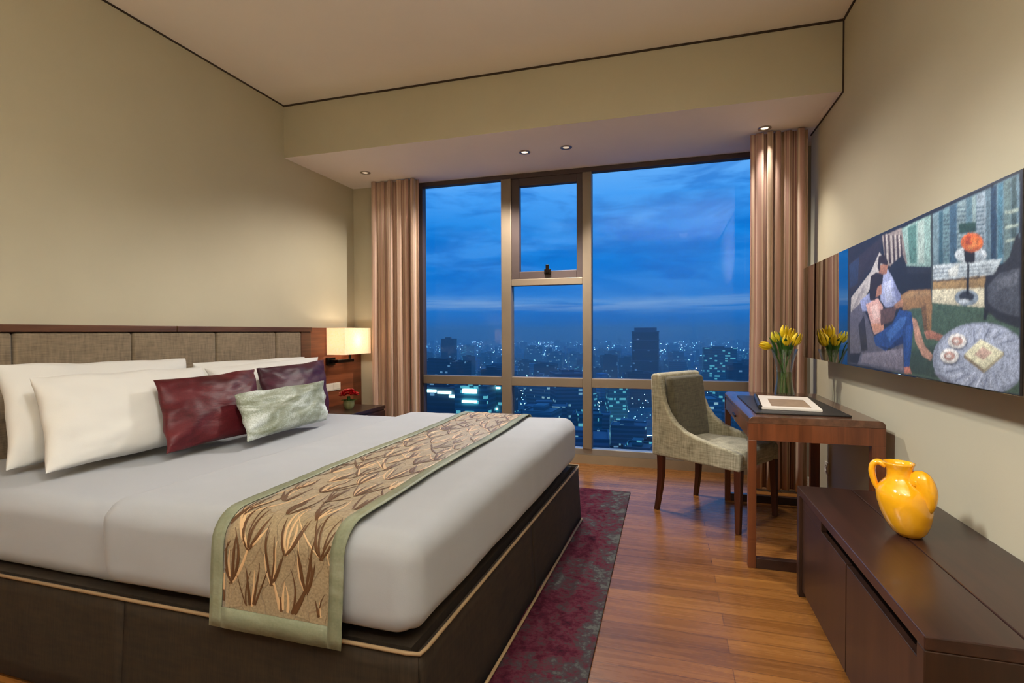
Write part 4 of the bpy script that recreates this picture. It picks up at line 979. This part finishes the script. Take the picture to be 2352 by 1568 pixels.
for sx, sy in ((-1, -1), (-1, 1), (1, -1), (1, 1)):
    bm = NB(); top = Vector((sx * .262, sy * .218, .365)); bot = Vector((sx * .268 - (.018 if sx < 0 else 0), sy * .232, 0))
    g = []
    for k in range(6):
        t = k / 5; c = top + (bot - top) * t + Vector(((.012 * math.sin(PI * t)) if sx < 0 else 0, 0, 0)); w = .021 - .007 * t
        g.append([bm.verts.new(c + Vector((a * w, b * w, 0))) for a, b in ((-1, -1), (1, -1), (1, 1), (-1, 1))])
    for k in range(5):
        for i in range(4): bm.faces.new((g[k][i], g[k][(i + 1) % 4], g[k + 1][(i + 1) % 4], g[k + 1][i]))
    bm.faces.new(g[0]); bm.faces.new(list(reversed(g[-1])))
    obj('leg', bm, M['leg_wood'], ch, xf=CX, bevel=.003)

# ---------------------------------------------------------------- low console
K0, K1, KY0, KY1, KT = .556, XR - .004, 1.372, 2.568, .482
con = thing('console_cabinet', 'long low dark brown console cabinet along the right wall', 'cabinet', ((K0 + K1) / 2, (KY0 + KY1) / 2, 0))
bm = NB(); box(bm, K0, .7625, KY0, KY1, .450, KT); tag(obj('top_board', bm, M['dark_wood'], con, bevel=.003), 'front board of the top')
bm = NB(); box(bm, .7655, K1, KY0, KY1, .450, KT); tag(obj('top_board', bm, M['dark_wood'], con, bevel=.003), 'rear board of the top')
bm = NB(); box(bm, K0 + .05, K1 - .01, KY0 + .045, KY1 - .045, .04, .4495); obj('body', bm, M['dark_wood'], con)
bm = NB(); box(bm, K0, K1, KY1 - .04, KY1, 0, .4495); obj('end_panel', bm, M['dark_wood_z'], con, bevel=.003)
bm = NB(); box(bm, K0, K1, KY0, KY0 + .04, 0, .4495); obj('end_panel', bm, M['dark_wood_z'], con, bevel=.003)
bm = NB(); box(bm, K0 + .012, K0 + .032, 1.948, KY1 - .043, .035, .398); box(bm, K0 + .012, K0 + .032, 2.235, KY1 - .043, .398, .448); obj('door', bm, M['dark_wood_z'], con, bevel=.002)
bm = NB(); box(bm, K0 + .012, K0 + .032, KY0 + .043, 1.940, .035, .398); obj('door', bm, M['dark_wood_z'], con, bevel=.002)
bm = NB(); box(bm, K0 + .04, K0 + .05, KY0 + .05, 2.235, .39, .449); obj('groove_shade_strip', bm, M['metal'], con)  # dark strip behind the slot, painting its shade

# yellow two-handled jug
J = Vector((.780, 2.035, KT + .0008)); SH = (-.125, .046)
jug = thing('jug', 'glossy yellow two-handled ceramic jug on the console', 'jug', J)
prof = [(.030, 0), (.036, .003), (.050, .018), (.064, .046), (.0735, .080), (.0780, .112), (.0770, .138), (.0690, .160), (.0540, .176), (.0425, .187), (.0385, .200), (.0375, .216), (.0400, .228), (.0455, .238), (.0460, .242), (.0420, .242), (.0360, .228), (.0340, .200), (.0380, .180)]
bm = NB(); lathe(bm, prof, J, 40, shear=SH); obj('body', bm, M['jug'], jug, smooth=True)
def jp(rad, ang, z): return J + Vector((SH[0] * z + rad * math.cos(ang), SH[1] * z + rad * math.sin(ang), z))
def jhandle(ang, pts, r):
    bm = NB(); P = [jp(a, ang, z) for a, z in pts]; Q = []
    for k in range(len(P) - 1):
        p0, p1, p2, p3 = P[max(k - 1, 0)], P[k], P[k + 1], P[min(k + 2, len(P) - 1)]
        for s in range(5):
            t = s / 5; Q.append(.5 * ((2 * p1) + (p2 - p0) * t + (2 * p0 - 5 * p1 + 4 * p2 - p3) * t * t + (3 * p1 - p0 - 3 * p2 + p3) * t ** 3))
    Q.append(P[-1]); nq = len(Q) - 1; tube(bm, Q, [r * (1 - .45 * max(0, (k / nq - .6) / .4) ** 2) for k in range(nq + 1)], 12, flat=1.5); obj('handle', bm, M['jug'], jug, smooth=True)
jhandle(math.radians(160), [(.036, .226), (.056, .236), (.072, .226), (.079, .200), (.076, .165), (.070, .140)], .0105)
jhandle(math.radians(-50), [(.040, .184), (.050, .200), (.064, .200), (.073, .182), (.075, .155), (.068, .118), (.052, .085)], .0185)

# ---------------------------------------------------------------- mirror with a lit picture screen
mr = thing('wall_mirror', 'long smoked mirror panel projecting from the right wall above the console', 'mirror', (.95, 2.3, 1.0))
bm = NB(); box(bm, .878, XR, .80, 3.885, .997, 1.583); obj('box_frame', bm, M['gap'], mr)
bm = NB(); box(bm, .873, .878, .80, 3.885, .997, 1.583); obj('mirror_glass', bm, M['mirror'], mr)
tv = thing('picture_screen', 'lit screen picturing a couple reading beside a round table, in the mirror', 'screen', (.871, 2.31, 1.0))
bm = NB(); box(bm, .8695, .873, 1.648, 2.982, 1.000, 1.581); obj('panel', bm, M['black'], tv)
def picture():
    import numpy as np
    NY, NZ = 460, 200; ya, yb, za, zb = 2.980, 1.650, 1.0015, 1.5795
    Yg = np.linspace(ya, yb, NY)[:, None] * np.ones((1, NZ)); Zg = np.linspace(za, zb, NZ)[None, :] * np.ones((NY, 1))
    img = np.zeros((NY, NZ, 3)); img[:] = lin((48, 48, 58))[:3]
    rs = np.random.RandomState(4)
    for c, pts in PICTURE:                      # paint every flat shape of the picture, far ones first
        ins = np.zeros((NY, NZ), bool); m = len(pts)
        for k in range(m):
            (a, b), (d, e) = pts[k], pts[(k + 1) % m]
            if b == e: continue
            ins ^= ((b > Zg) != (e > Zg)) & (Yg < (d - a) * (Zg - b) / (e - b) + a)
        zs = [q[1] for q in pts]; lo, hi = min(zs), max(zs) + 1e-4
        img[ins] = np.array(lin(c)[:3])[None, :] * (.78 + .36 * (Zg[ins] - lo) / (hi - lo))[:, None]
    def blur(a, r):
        for ax in (0, 1):
            acc = np.zeros_like(a); w = 0
            for k in range(-r, r + 1):
                g = math.exp(-(k / (r * .55)) ** 2); acc += np.roll(a, k, ax) * g; w += g
            a = acc / w
        return a
    grain = blur(rs.rand(NY, NZ, 1), 1) * .6 + blur(rs.rand(NY, NZ, 1), 4) * 1.6
    grain = (grain - grain.mean()) / grain.std()
    img = blur(img, 2) * np.clip(1 + .17 * grain, .45, 1.7)
    img = 1.12 * img ** 1.2
    img = img * np.clip(1 + .35 * (blur(rs.rand(NY, NZ, 1), 14) - .5) * 8, .75, 1.25)
    X0 = .8692 - tv.location.x
    co = np.stack([np.full((NY, NZ), X0), Yg - tv.location.y, Zg - tv.location.z], -1).reshape(-1, 3)
    i = (np.arange(NY - 1)[:, None] * NZ + np.arange(NZ - 1)[None, :]).ravel()
    fc = np.stack([i, i + NZ, i + NZ + 1, i + 1], -1)
    me = bpy.data.meshes.new('image'); me.from_pydata(co.tolist(), [], fc.tolist())
    at = me.color_attributes.new('Col', 'FLOAT_COLOR', 'POINT'); at.data.foreach_set('color', np.concatenate([img.reshape(-1, 3), np.ones((NY * NZ, 1))], 1).astype('f4').ravel())
    s = NT('lit_picture'); at = s.n.new('ShaderNodeVertexColor'); at.layer_name = 'Col'
    c = at.outputs[0]
    s.set(Base_Color=(.02, .02, .02, 1), Emission_Color=c, Emission_Strength=.85, Roughness=.3, Specular_IOR_Level=.2)
    me.materials.append(s.m); o = bpy.data.objects.new('image', me); COL.objects.link(o); o.parent = tv
    return o
picture()
# wall socket under the desk
so = thing('wall_socket', 'white round wall socket on the right wall under the desk', 'socket', (XR, 3.88, .26))
bm = NB(); box(bm, XR - .006, XR, 3.84, 3.92, .22, .30); obj('plate', bm, M['plate'], so, bevel=.003)
bm = NB(); lathe(bm, [(.026, 0), (.026, .005), (.020, .005), (.018, .002)], (0, 0, 0), 24, cap_top=True)
obj('outlet', bm, M['plate'], so, smooth='auto', xf=Matrix.Translation((XR - .006, 3.88, .26)) @ Matrix.Rotation(-PI / 2, 4, 'Y'))

# ---------------------------------------------------------------- lamps
def light(kind, name, loc, power, rgb, size=.05, **kw):
    l = bpy.data.lights.new(name, kind); l.energy = power; l.color = rgb
    for k, v in kw.items(): setattr(l, k, v)
    if kind == 'AREA': l.size = size
    else: l.shadow_soft_size = size
    o = bpy.data.objects.new(name, l); COL.objects.link(o); o.location = loc; return o
WARM = (1.0, .94, .84); SOFT = (.96, 1.0, 1.0)
M['lens'] = emit('downlight_lens', (255, 236, 206), 1.6); M['lens_dim'] = emit('downlight_lens_dim', (255, 236, 206), .5)
M['lens_hi'] = emit('room_light_lens', (255, 232, 200), 4)
def downlight(x, y, label, power, zc=ZS, name='downlight', lens='lens', r=.042, group='recessed downlights in the beam', spot=110, aim=None, soft=.03, blend=.8, tone=None):
    d = thing(name, label, 'downlight', (x, y, zc), group)
    bm = NB(); lathe(bm, [(r, -.0), (r + .004, -.004), (r, -.007), (r - .012, -.006), (r - .016, -.002), (r - .016, -.0005)], (x, y, zc), 28, cap_bottom=False); obj('trim_ring', bm, M['chrome'], d, smooth='auto')
    bm = NB(); lathe(bm, [(r - .016, -.0008), (r - .022, -.004), (.006, -.005)], (x, y, zc), 24, cap_bottom=False, cap_top=True); obj('lens', bm, M[lens], d, smooth=True)
    if power:
        l = light('SPOT', name + '_light', (x, y, zc - .02 - (soft if aim else 0)), power, tone or WARM, soft, spot_size=math.radians(spot), spot_blend=blend)
        if aim: l.rotation_euler = (Vector(aim) - l.location).to_track_quat('-Z', 'Y').to_euler()
downlight(-2.61, 4.139, 'recessed downlight in the beam nearest the left wall', PW_D0, lens='lens_dim')
downlight(-1.097, 4.053, 'brightest recessed downlight, above the narrow window pane', PW_D1, spot=126, blend=.5, soft=.04, aim=(-2.1, 4.0, 0))
downlight(-.759, 4.045, 'recessed downlight just beside the brightest one', PW_D2, lens='lens_dim', spot=126, blend=.5, soft=.04, aim=(.15, 3.45, 0))
downlight(.665, 4.087, 'recessed downlight in the beam above the desk', PW_D3, aim=(.70, 3.72, .75), spot=76)
for x, y, lab, pw, aim, sp in ((-1.5, .55, 'unseen fill spot added in the ceiling above the near side of the bed, turned to the right wall', PW_R1, (1.0, 2.15, .50), 46), (-.1, .75, 'unseen fill spot added in the ceiling above the aisle, turned to the pillows', PW_R2, (-2.5, 2.0, .75), 52),
                           (-1.5, -1.2, 'unseen fill spot added in the ceiling at the back of the room, bed side', PW_R, None, 164), (.3, -1.2, 'unseen fill spot added in the ceiling at the back of the room, console side', PW_R, None, 164)):
    downlight(x, y, lab, pw, ZC, lens='lens_dim', group='fill spots added in the main ceiling', spot=sp, aim=aim, soft=.14 if aim else .08, tone=SOFT)  # all four are unseen spots added to fill the room with light
light('POINT', 'wall_lamp_light', (-2.80, 4.215, 1.10), PW_L, WARM, .03)
# the other bedside lamp, out of view, and an uplighter added for fill
wall_lamp('cream box-shade wall lamp at the near side of the bed', -3.93)
light('POINT', 'wall_lamp_light', (-2.80, 4.215 - 3.93, 1.10), PW_L2, WARM, .03)
for fx, fy, pw, lab in ((.45, -.35, PW_U, 'unseen bowl-topped uplighter added for fill by the right wall, far from the window'),):  # uplighter added out of view to bounce light off the ceiling
    fl = thing('floor_lamp', lab, 'lamp', (fx, fy, 0))
    bm = NB(); lathe(bm, [(.14, 0), (.14, .02), (.02, .03)], (fx, fy, 0), 28, cap_top=True); obj('base', bm, M['metal'], fl, smooth='auto')
    bm = NB(); lathe(bm, [(.014, .03), (.014, 1.72)], (fx, fy, 0), 14); obj('pole', bm, M['metal'], fl, smooth='auto')
    bm = NB(); lathe(bm, [(.03, 1.72), (.10, 1.75), (.17, 1.82), (.168, 1.82), (.10, 1.755), (.01, 1.74)], (fx, fy, 0), 28); obj('lamp_shade', bm, M['metal'], fl, smooth='auto')
    u = light('SPOT', 'floor_lamp_light', (fx, fy, 1.815), pw, SOFT, .08, spot_size=math.radians(U_CONE), spot_blend=.5); u.rotation_euler = (PI, 0, 0)

# ---------------------------------------------------------------- the city outside, 100 m below
GZ = -100.0
def facade(name, rgb, lit, rgbw, strength, cw=3.4, chh=3.6):
    s = NT(name); g = s.n.new('ShaderNodeNewGeometry'); sp = s.n.new('ShaderNodeSeparateXYZ'); s.ln(g.outputs['Position'], sp.inputs[0])
    sn = s.n.new('ShaderNodeSeparateXYZ'); s.ln(g.outputs['Normal'], sn.inputs[0])
    fx = s.math('FLOOR', s.math('DIVIDE', sp.outputs[0], cw)); fy = s.math('FLOOR', s.math('DIVIDE', sp.outputs[1], cw)); zz = s.math('DIVIDE', sp.outputs[2], chh); fz = s.math('FLOOR', zz)
    cb = s.n.new('ShaderNodeCombineXYZ'); s.ln(fx, cb.inputs[0]); s.ln(fy, cb.inputs[1]); s.ln(fz, cb.inputs[2])
    wn = s.n.new('ShaderNodeTexWhiteNoise'); wn.noise_dimensions = '3D'; s.ln(cb.outputs[0], wn.inputs[0])
    on = s.math('GREATER_THAN', wn.outputs[0], 1 - lit)
    band = s.math('GREATER_THAN', s.math('FRACT', zz), .42)
    side = s.math('LESS_THAN', s.math('ABSOLUTE', sn.outputs[2]), .5)
    k = s.math('MULTIPLY', s.math('MULTIPLY', on, band), side)
    wall = s.mix(s.math('MULTIPLY', band, side), lin(rgb), tuple(v * .55 for v in lin(rgb)[:3]) + (1,))
    s.set(Base_Color=wall, Roughness=.6, Emission_Color=lin(rgbw), Emission_Strength=s.math('MULTIPLY', k, strength)); return s.m
CM = [facade('city_facade_grey', (84, 110, 130), .05, (150, 215, 235), .5), facade('city_facade_dark', (36, 50, 70), .04, (130, 190, 235), .45),
      facade('city_facade_pale', (110, 138, 150), .07, (180, 230, 235), .55), facade('city_facade_teal', (56, 110, 122), .18, (110, 215, 225), .6)]
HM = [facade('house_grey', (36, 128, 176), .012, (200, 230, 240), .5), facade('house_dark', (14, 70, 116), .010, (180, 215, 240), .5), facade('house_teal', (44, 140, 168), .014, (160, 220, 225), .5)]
M['tower'] = facade('dark_tower_facade', (22, 26, 40), .03, (120, 170, 230), .5)
M['tower_band'] = plain('tower_slab_edge', (66, 76, 100), .6)
M['cityglow'] = emit('floodlight', (160, 235, 235), 9); M['citywarm'] = emit('street_lamp', (190, 225, 250), 26); M['cityblue'] = emit('cool_lamp', (130, 205, 255), 26)
for m in CM + HM + [M['tower'], M['cityglow'], M['citywarm'], M['cityblue']]: m.cycles.emission_sampling = 'NONE'
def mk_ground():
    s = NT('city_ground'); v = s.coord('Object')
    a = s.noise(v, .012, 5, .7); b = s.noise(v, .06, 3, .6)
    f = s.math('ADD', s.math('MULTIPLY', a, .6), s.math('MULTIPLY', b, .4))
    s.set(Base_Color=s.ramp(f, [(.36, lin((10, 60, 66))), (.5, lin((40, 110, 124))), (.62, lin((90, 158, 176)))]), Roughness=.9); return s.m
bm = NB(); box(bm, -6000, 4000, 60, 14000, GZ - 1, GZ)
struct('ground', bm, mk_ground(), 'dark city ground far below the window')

rnd = random.Random(21)
def building(cx, cy, w, d, h, mat, rot=0, name='city_building', label=None, group=None, plant=True):
    bm = NB(); box(bm, -w / 2, w / 2, -d / 2, d / 2, 0, h)
    for sx in (-1, 1): box(bm, sx * w / 2 - .4, sx * w / 2 + .4, -d / 2, d / 2, h, h + 1.2)
    for sy in (-1, 1): box(bm, -w / 2, w / 2, sy * d / 2 - .4, sy * d / 2 + .4, h, h + 1.2)
    if plant: box(bm, -w * .25, w * .15, -d * .2, d * .25, h, h + 4)
    o = obj(name, bm, mat, origin=(0, 0, 0)); o.location = (cx, cy, GZ); o.rotation_euler = (0, 0, rot)
    return tag(o, label, 'building', group)
placed = []
def free(x, y, r):
    return all((x - a) ** 2 + (y - b) ** 2 > (r + c) ** 2 for a, b, c in placed)
GB = 'city buildings beyond the window'; LB = 'mid-rise block of the blue dusk city seen through the window'
# the tall dark tower
tx, ty = -34.5, 900
tw = thing('tower', 'tall dark tower standing above the horizon beyond the right-hand window pane', 'building', (tx, ty, GZ))
def tbox(name, w, d, z0, z1, mat, sh=0):
    bm = NB(); n = 7; p = []
    for sx, sy in ((1, 1), (-1, 1), (-1, -1), (1, -1)):
        for k in range(n):
            a = math.atan2(sy, sx) - PI / 4 + k / (n - 1) * PI / 2; r = min(w, d) * .18
            p.append((tx + sx * (w / 2 - r) + r * math.cos(a) + sh, ty + sy * (d / 2 - r) + r * math.sin(a)))
    prism(bm, p, 2, GZ + z0, GZ + z1); return obj(name, bm, mat, tw)
tbox('podium', 60, 46, 0, 14, CM[1]); tbox('shaft', 43, 38, 14, 101, M['tower']); tbox('crown', 36, 30, 101, 107.5, M['tower_band'])
for z in (34, 52, 70, 86, 100): tbox('slab_edge', 44.5, 39.5, z, z + 1.6, M['tower_band'])
placed.append((tx, ty, 40))
for cx, cy, w, d, h, mi, lab in ((-253, 560, 62, 30, 67, 1, 'dark wide block low at the far left of the window'), (-392, 900, 24, 22, 88, 1, 'slim dark block on the skyline at the left of the window'),
                               (-190, 560, 22, 24, 58, 1, 'dark block just left of the first window mullion'), (72, 800, 44, 34, 76, 3, 'greenish rounded-off block on the skyline right of the desk chair'),
                               (118, 860, 34, 30, 54, 1, 'dark low tower beside the right window jamb'), (-132, 350, 24, 21, 62.5, 3, 'block with bright white lit floors low in the left window pane'),
                               (-123, 372, 20, 20, 60.5, 3, 'lit block just right of the brightest block low in the left pane'), (18, 470, 46, 30, 44, 2, 'pale block low behind the desk chair'),
                               (-162.5, 358, 33, 21, 60, 1, 'dark low block under the slanting bright roofs at the far left of the window'), (-96, 420, 34, 24, 40, 0, 'grey block below the transom in the middle window bay'), (-30, 440, 28, 22, 24, 0, 'low grey block below the transom left of the desk chair')):
    building(cx, cy, w, d, h, CM[mi], 0 if cy < 380 else rnd.uniform(-.3, .3), label=lab); placed.append((cx, cy, max(w, d) * .75))
placed += [(-28, 500, 30), (-61, 522, 9)]
# lit floors of two blocks
def glowbox(x0, x1, y0, y1, z0, z1, label, name='lit_sign'):
    bm = NB(); box(bm, x0, x1, y0, y1, z0, z1); tag(obj(name, bm, M['cityglow']), label, 'city light')
n = 0; tries = 0
while n < 190 and tries < 9000:
    tries += 1
    D = 300 * (5.4 ** rnd.random()); r = rnd.uniform(-.54, .20); x = r * D
    w = rnd.uniform(12, 30) * (1 + D / 2500); d = rnd.uniform(12, 26) * (1 + D / 2500)
    if not free(x, D, max(w, d) * .62): continue
    h = min(rnd.choice((9, 14, 18, 24, 30, 38, 52)) * rnd.uniform(.8, 1.2), 100 - .02 * D - 34 * (D < 420) - 12)
    building(x, D, w, d, max(8, h), CM[rnd.choice((0, 0, 1, 1, 2, 3))], rnd.uniform(-.6, .6), label=LB, group=GB); placed.append((x, D, max(w, d) * .62)); n += 1

# countless small houses farther off, and the street lamps
houses = {}
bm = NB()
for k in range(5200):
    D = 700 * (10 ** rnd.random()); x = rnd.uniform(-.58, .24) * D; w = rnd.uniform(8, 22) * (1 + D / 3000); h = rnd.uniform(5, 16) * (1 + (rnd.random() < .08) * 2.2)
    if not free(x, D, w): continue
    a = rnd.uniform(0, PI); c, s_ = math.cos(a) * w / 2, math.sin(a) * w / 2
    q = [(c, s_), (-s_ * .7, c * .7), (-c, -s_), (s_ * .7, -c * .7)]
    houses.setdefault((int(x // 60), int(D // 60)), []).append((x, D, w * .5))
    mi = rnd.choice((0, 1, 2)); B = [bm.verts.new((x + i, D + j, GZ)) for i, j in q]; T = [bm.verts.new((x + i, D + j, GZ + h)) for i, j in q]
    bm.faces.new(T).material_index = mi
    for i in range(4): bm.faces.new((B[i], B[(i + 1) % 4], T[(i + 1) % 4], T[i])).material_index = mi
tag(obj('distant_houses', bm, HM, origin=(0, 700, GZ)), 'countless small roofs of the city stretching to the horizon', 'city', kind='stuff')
bm = NB()
def lamp(x, y, z, s, mi):
    if not free(x, y, s + 6): return
    for i in (-1, 0, 1):
        for j in (-1, 0, 1):
            for a, b, c in houses.get((int(x // 60) + i, int(y // 60) + j), ()):
                if (x - a) ** 2 + (y - b) ** 2 < (c + s) ** 2: return
    vs = [bm.verts.new((x + a * s, y + b * s, z + c * s)) for a, b, c in ((1, 0, 0), (-1, 0, 0), (0, 1, 0), (0, -1, 0), (0, 0, 1), (0, 0, -1))]
    for f in ((0, 2, 4), (2, 1, 4), (1, 3, 4), (3, 0, 4), (2, 0, 5), (1, 2, 5), (3, 1, 5), (0, 3, 5)): bm.faces.new([vs[i] for i in f]).material_index = mi
for k in range(3400):                                                       # scattered lamps and lit windows
    D = 330 * (14 ** rnd.random()); x = rnd.uniform(-.56, .22) * D
    lamp(x, D, GZ + rnd.uniform(4, 22), D * .0006 * rnd.choice((.6, .8, 1, 1.5)), rnd.choice((0, 0, 1, 2)))
for k in range(34):                                                         # lamps along winding streets
    D = 600 * (6 ** rnd.random()); x = rnd.uniform(-.5, .15) * D; a = rnd.uniform(-.6, .6)
    for q in range(rnd.randint(10, 26)):
        x += D * .006 * math.cos(a); D2 = D; D += D * .03 * math.sin(a); a += rnd.uniform(-.35, .35)
        lamp(x, D, GZ + 9, D * .0007, rnd.choice((0, 1, 2)))
for k in range(150):                                                        # the bright junction behind the chair
    lamp(rnd.uniform(-62, 6), rnd.uniform(488, 560), GZ + rnd.uniform(5, 12), rnd.uniform(.25, .6), rnd.choice((0, 0, 1)))
tag(obj('street_lights', bm, [M['cityblue'], M['citywarm'], M['cityglow']], origin=(0, 700, GZ)), 'countless city lights twinkling down to the horizon', 'lights', kind='stuff')
# floodlit roofs and boards that show as bright bars below the transom
for x0, x1, y, z0, z1, lab in ((-137.2, -127.1, 338.2, -41.5, -38.5, 'upper bright white lit floor in the left window pane'), (-137.8, -127, 338.2, -48.2, -46.5, 'lower bright white lit floor in the left window pane'),
                           (-129, -117, 360.8, -40.4, -39.1, 'thin bright lit roof edge beside the first mullion'), (-129, -119, 360.8, -56, -54.5, 'bright lit canopy beside the first mullion'),
                           (-170, -161.3, 346, -42.6, -40.6, 'bright roof edge at the far left of the window'), (-160.2, -149.6, 346, -43.4, -41.5, 'second bright roof at the left of the window'), (-151, -146, 346, -46, -44, 'third small bright roof beside the second')):
    glowbox(x0, x1, y, y + .8, z0, z1, lab, 'lit_facade_strip')
bm = NB(); box(bm, -44, -10, 500, 503, GZ + .2, GZ + 3.5); tag(obj('lit_canopy', bm, M['cityglow']), 'long floodlit canopy at the bright junction behind the chair', 'city light')
bm = NB(); box(bm, -66, -57, 520, 524, GZ + .2, GZ + 4); tag(obj('lit_canopy', bm, M['cityglow']), 'short floodlit canopy left of the long one', 'city light')

# dusk haze over the city (thin scattering air lit by the sky)
if HAZE:
    s = NT('dusk_haze'); s.n.remove(s.b); vs = s.n.new('ShaderNodeVolumeScatter'); vs.inputs['Color'].default_value = (1, 1, 1, 1); vs.inputs['Density'].default_value = HAZE
    s.ln(vs.outputs[0], s.out.inputs['Volume'])
    bm = NB(); box(bm, -6000, 4000, 200, 14000, GZ + .5, GZ + 140); tag(obj('haze', bm, s.m), 'blue dusk haze hanging over the city', None, kind='structure')

# ---------------------------------------------------------------- sky
w = bpy.data.worlds.new('dusk_sky'); SC.world = w; w.use_nodes = True; t = w.node_tree; t.nodes.clear()
class WT(NT):
    def __init__(s): s.t = t; s.n = t.nodes
s = WT()
tc = s.n.new('ShaderNodeTexCoord'); sp = s.n.new('ShaderNodeSeparateXYZ'); s.ln(tc.outputs['Generated'], sp.inputs[0])
def wm(sc):
    mp = s.n.new('ShaderNodeMapping'); mp.inputs['Scale'].default_value = sc; s.ln(tc.outputs['Generated'], mp.inputs[0]); return mp.outputs[0]
n1 = s.noise(wm((2.4, 2.4, 9)), 1.6, 6, .6, .6); n2 = s.noise(wm((2, 2, 30)), 1.6, 4, .6, .3)
z = s.math('ADD', sp.outputs[2], s.math('MULTIPLY', s.math('SUBTRACT', n2, .5), .02))
base = s.ramp(z, [(0.0, lin((0, 98, 186))), (.02, lin((0, 112, 206))), (.045, lin((22, 124, 214))), (.058, lin((78, 146, 220))), (.072, lin((34, 124, 214))), (.10, lin((0, 118, 212))), (.18, lin((8, 132, 226))), (.25, lin((70, 160, 246))), (.31, lin((112, 182, 252))), (.6, lin((40, 132, 226))), (1, lin((16, 100, 200)))])
cl = s.ramp(n1, [(.38, (0, 0, 0, 1)), (.50, (.25, .25, .25, 1)), (.62, (1, 1, 1, 1))])
hi = s.math('MULTIPLY', s.math('MINIMUM', s.math('MULTIPLY', s.math('MAXIMUM', s.math('SUBTRACT', sp.outputs[2], .03), 0), 4.2), 1), cl)
c = s.mix(s.math('MULTIPLY', hi, .7), base, lin((96, 174, 252)))
dk = s.ramp(s.noise(wm((3, 3, 12)), 2.2, 5, .6, .5), [(.48, (0, 0, 0, 1)), (.64, (1, 1, 1, 1))])
c = s.mix(s.math('MULTIPLY', dk, .55), c, lin((0, 102, 198)))
band = s.ramp(s.math('ADD', sp.outputs[2], s.math('MULTIPLY', s.math('SUBTRACT', n2, .5), .022)), [(.034, (0, 0, 0, 1)), (.046, (.7, .7, .7, 1)), (.056, (1, 1, 1, 1)), (.066, (0, 0, 0, 1))])
streak = s.ramp(s.noise(wm((2.2, 2.2, 46)), 2.0, 4, .6, .4), [(.40, (0, 0, 0, 1)), (.62, (1, 1, 1, 1))])
c = s.mix(s.math('MULTIPLY', s.math('MULTIPLY', band, streak), .75), c, lin((140, 180, 228)))
bg = s.n.new('ShaderNodeBackground'); s.ln(c, bg.inputs[0]); bg.inputs[1].default_value = 1.0
ow = s.n.new('ShaderNodeOutputWorld'); s.ln(bg.outputs[0], ow.inputs[0])

# ---------------------------------------------------------------- camera and view
cam = bpy.data.cameras.new('camera'); co = bpy.data.objects.new('camera', cam); COL.objects.link(co)
cam.sensor_width = 36; cam.lens = 1192.51 / 2352 * 36; cam.clip_end = 30000; cam.clip_start = .02
co.matrix_world = CAMROT
SC.camera = co
SC.view_settings.view_transform = 'Standard'; SC.view_settings.look = 'None'; SC.view_settings.gamma = 1; SC.view_settings.exposure = EXPOSURE
SC.view_settings.use_curve_mapping = False
SC.cycles.max_bounces = 10; SC.cycles.diffuse_bounces = 5; SC.cycles.glossy_bounces = 4; SC.cycles.transparent_max_bounces = 16; SC.cycles.volume_bounces = 0
SC.cycles.sample_clamp_indirect = 8; SC.cycles.caustics_reflective = False; SC.cycles.caustics_refractive = False
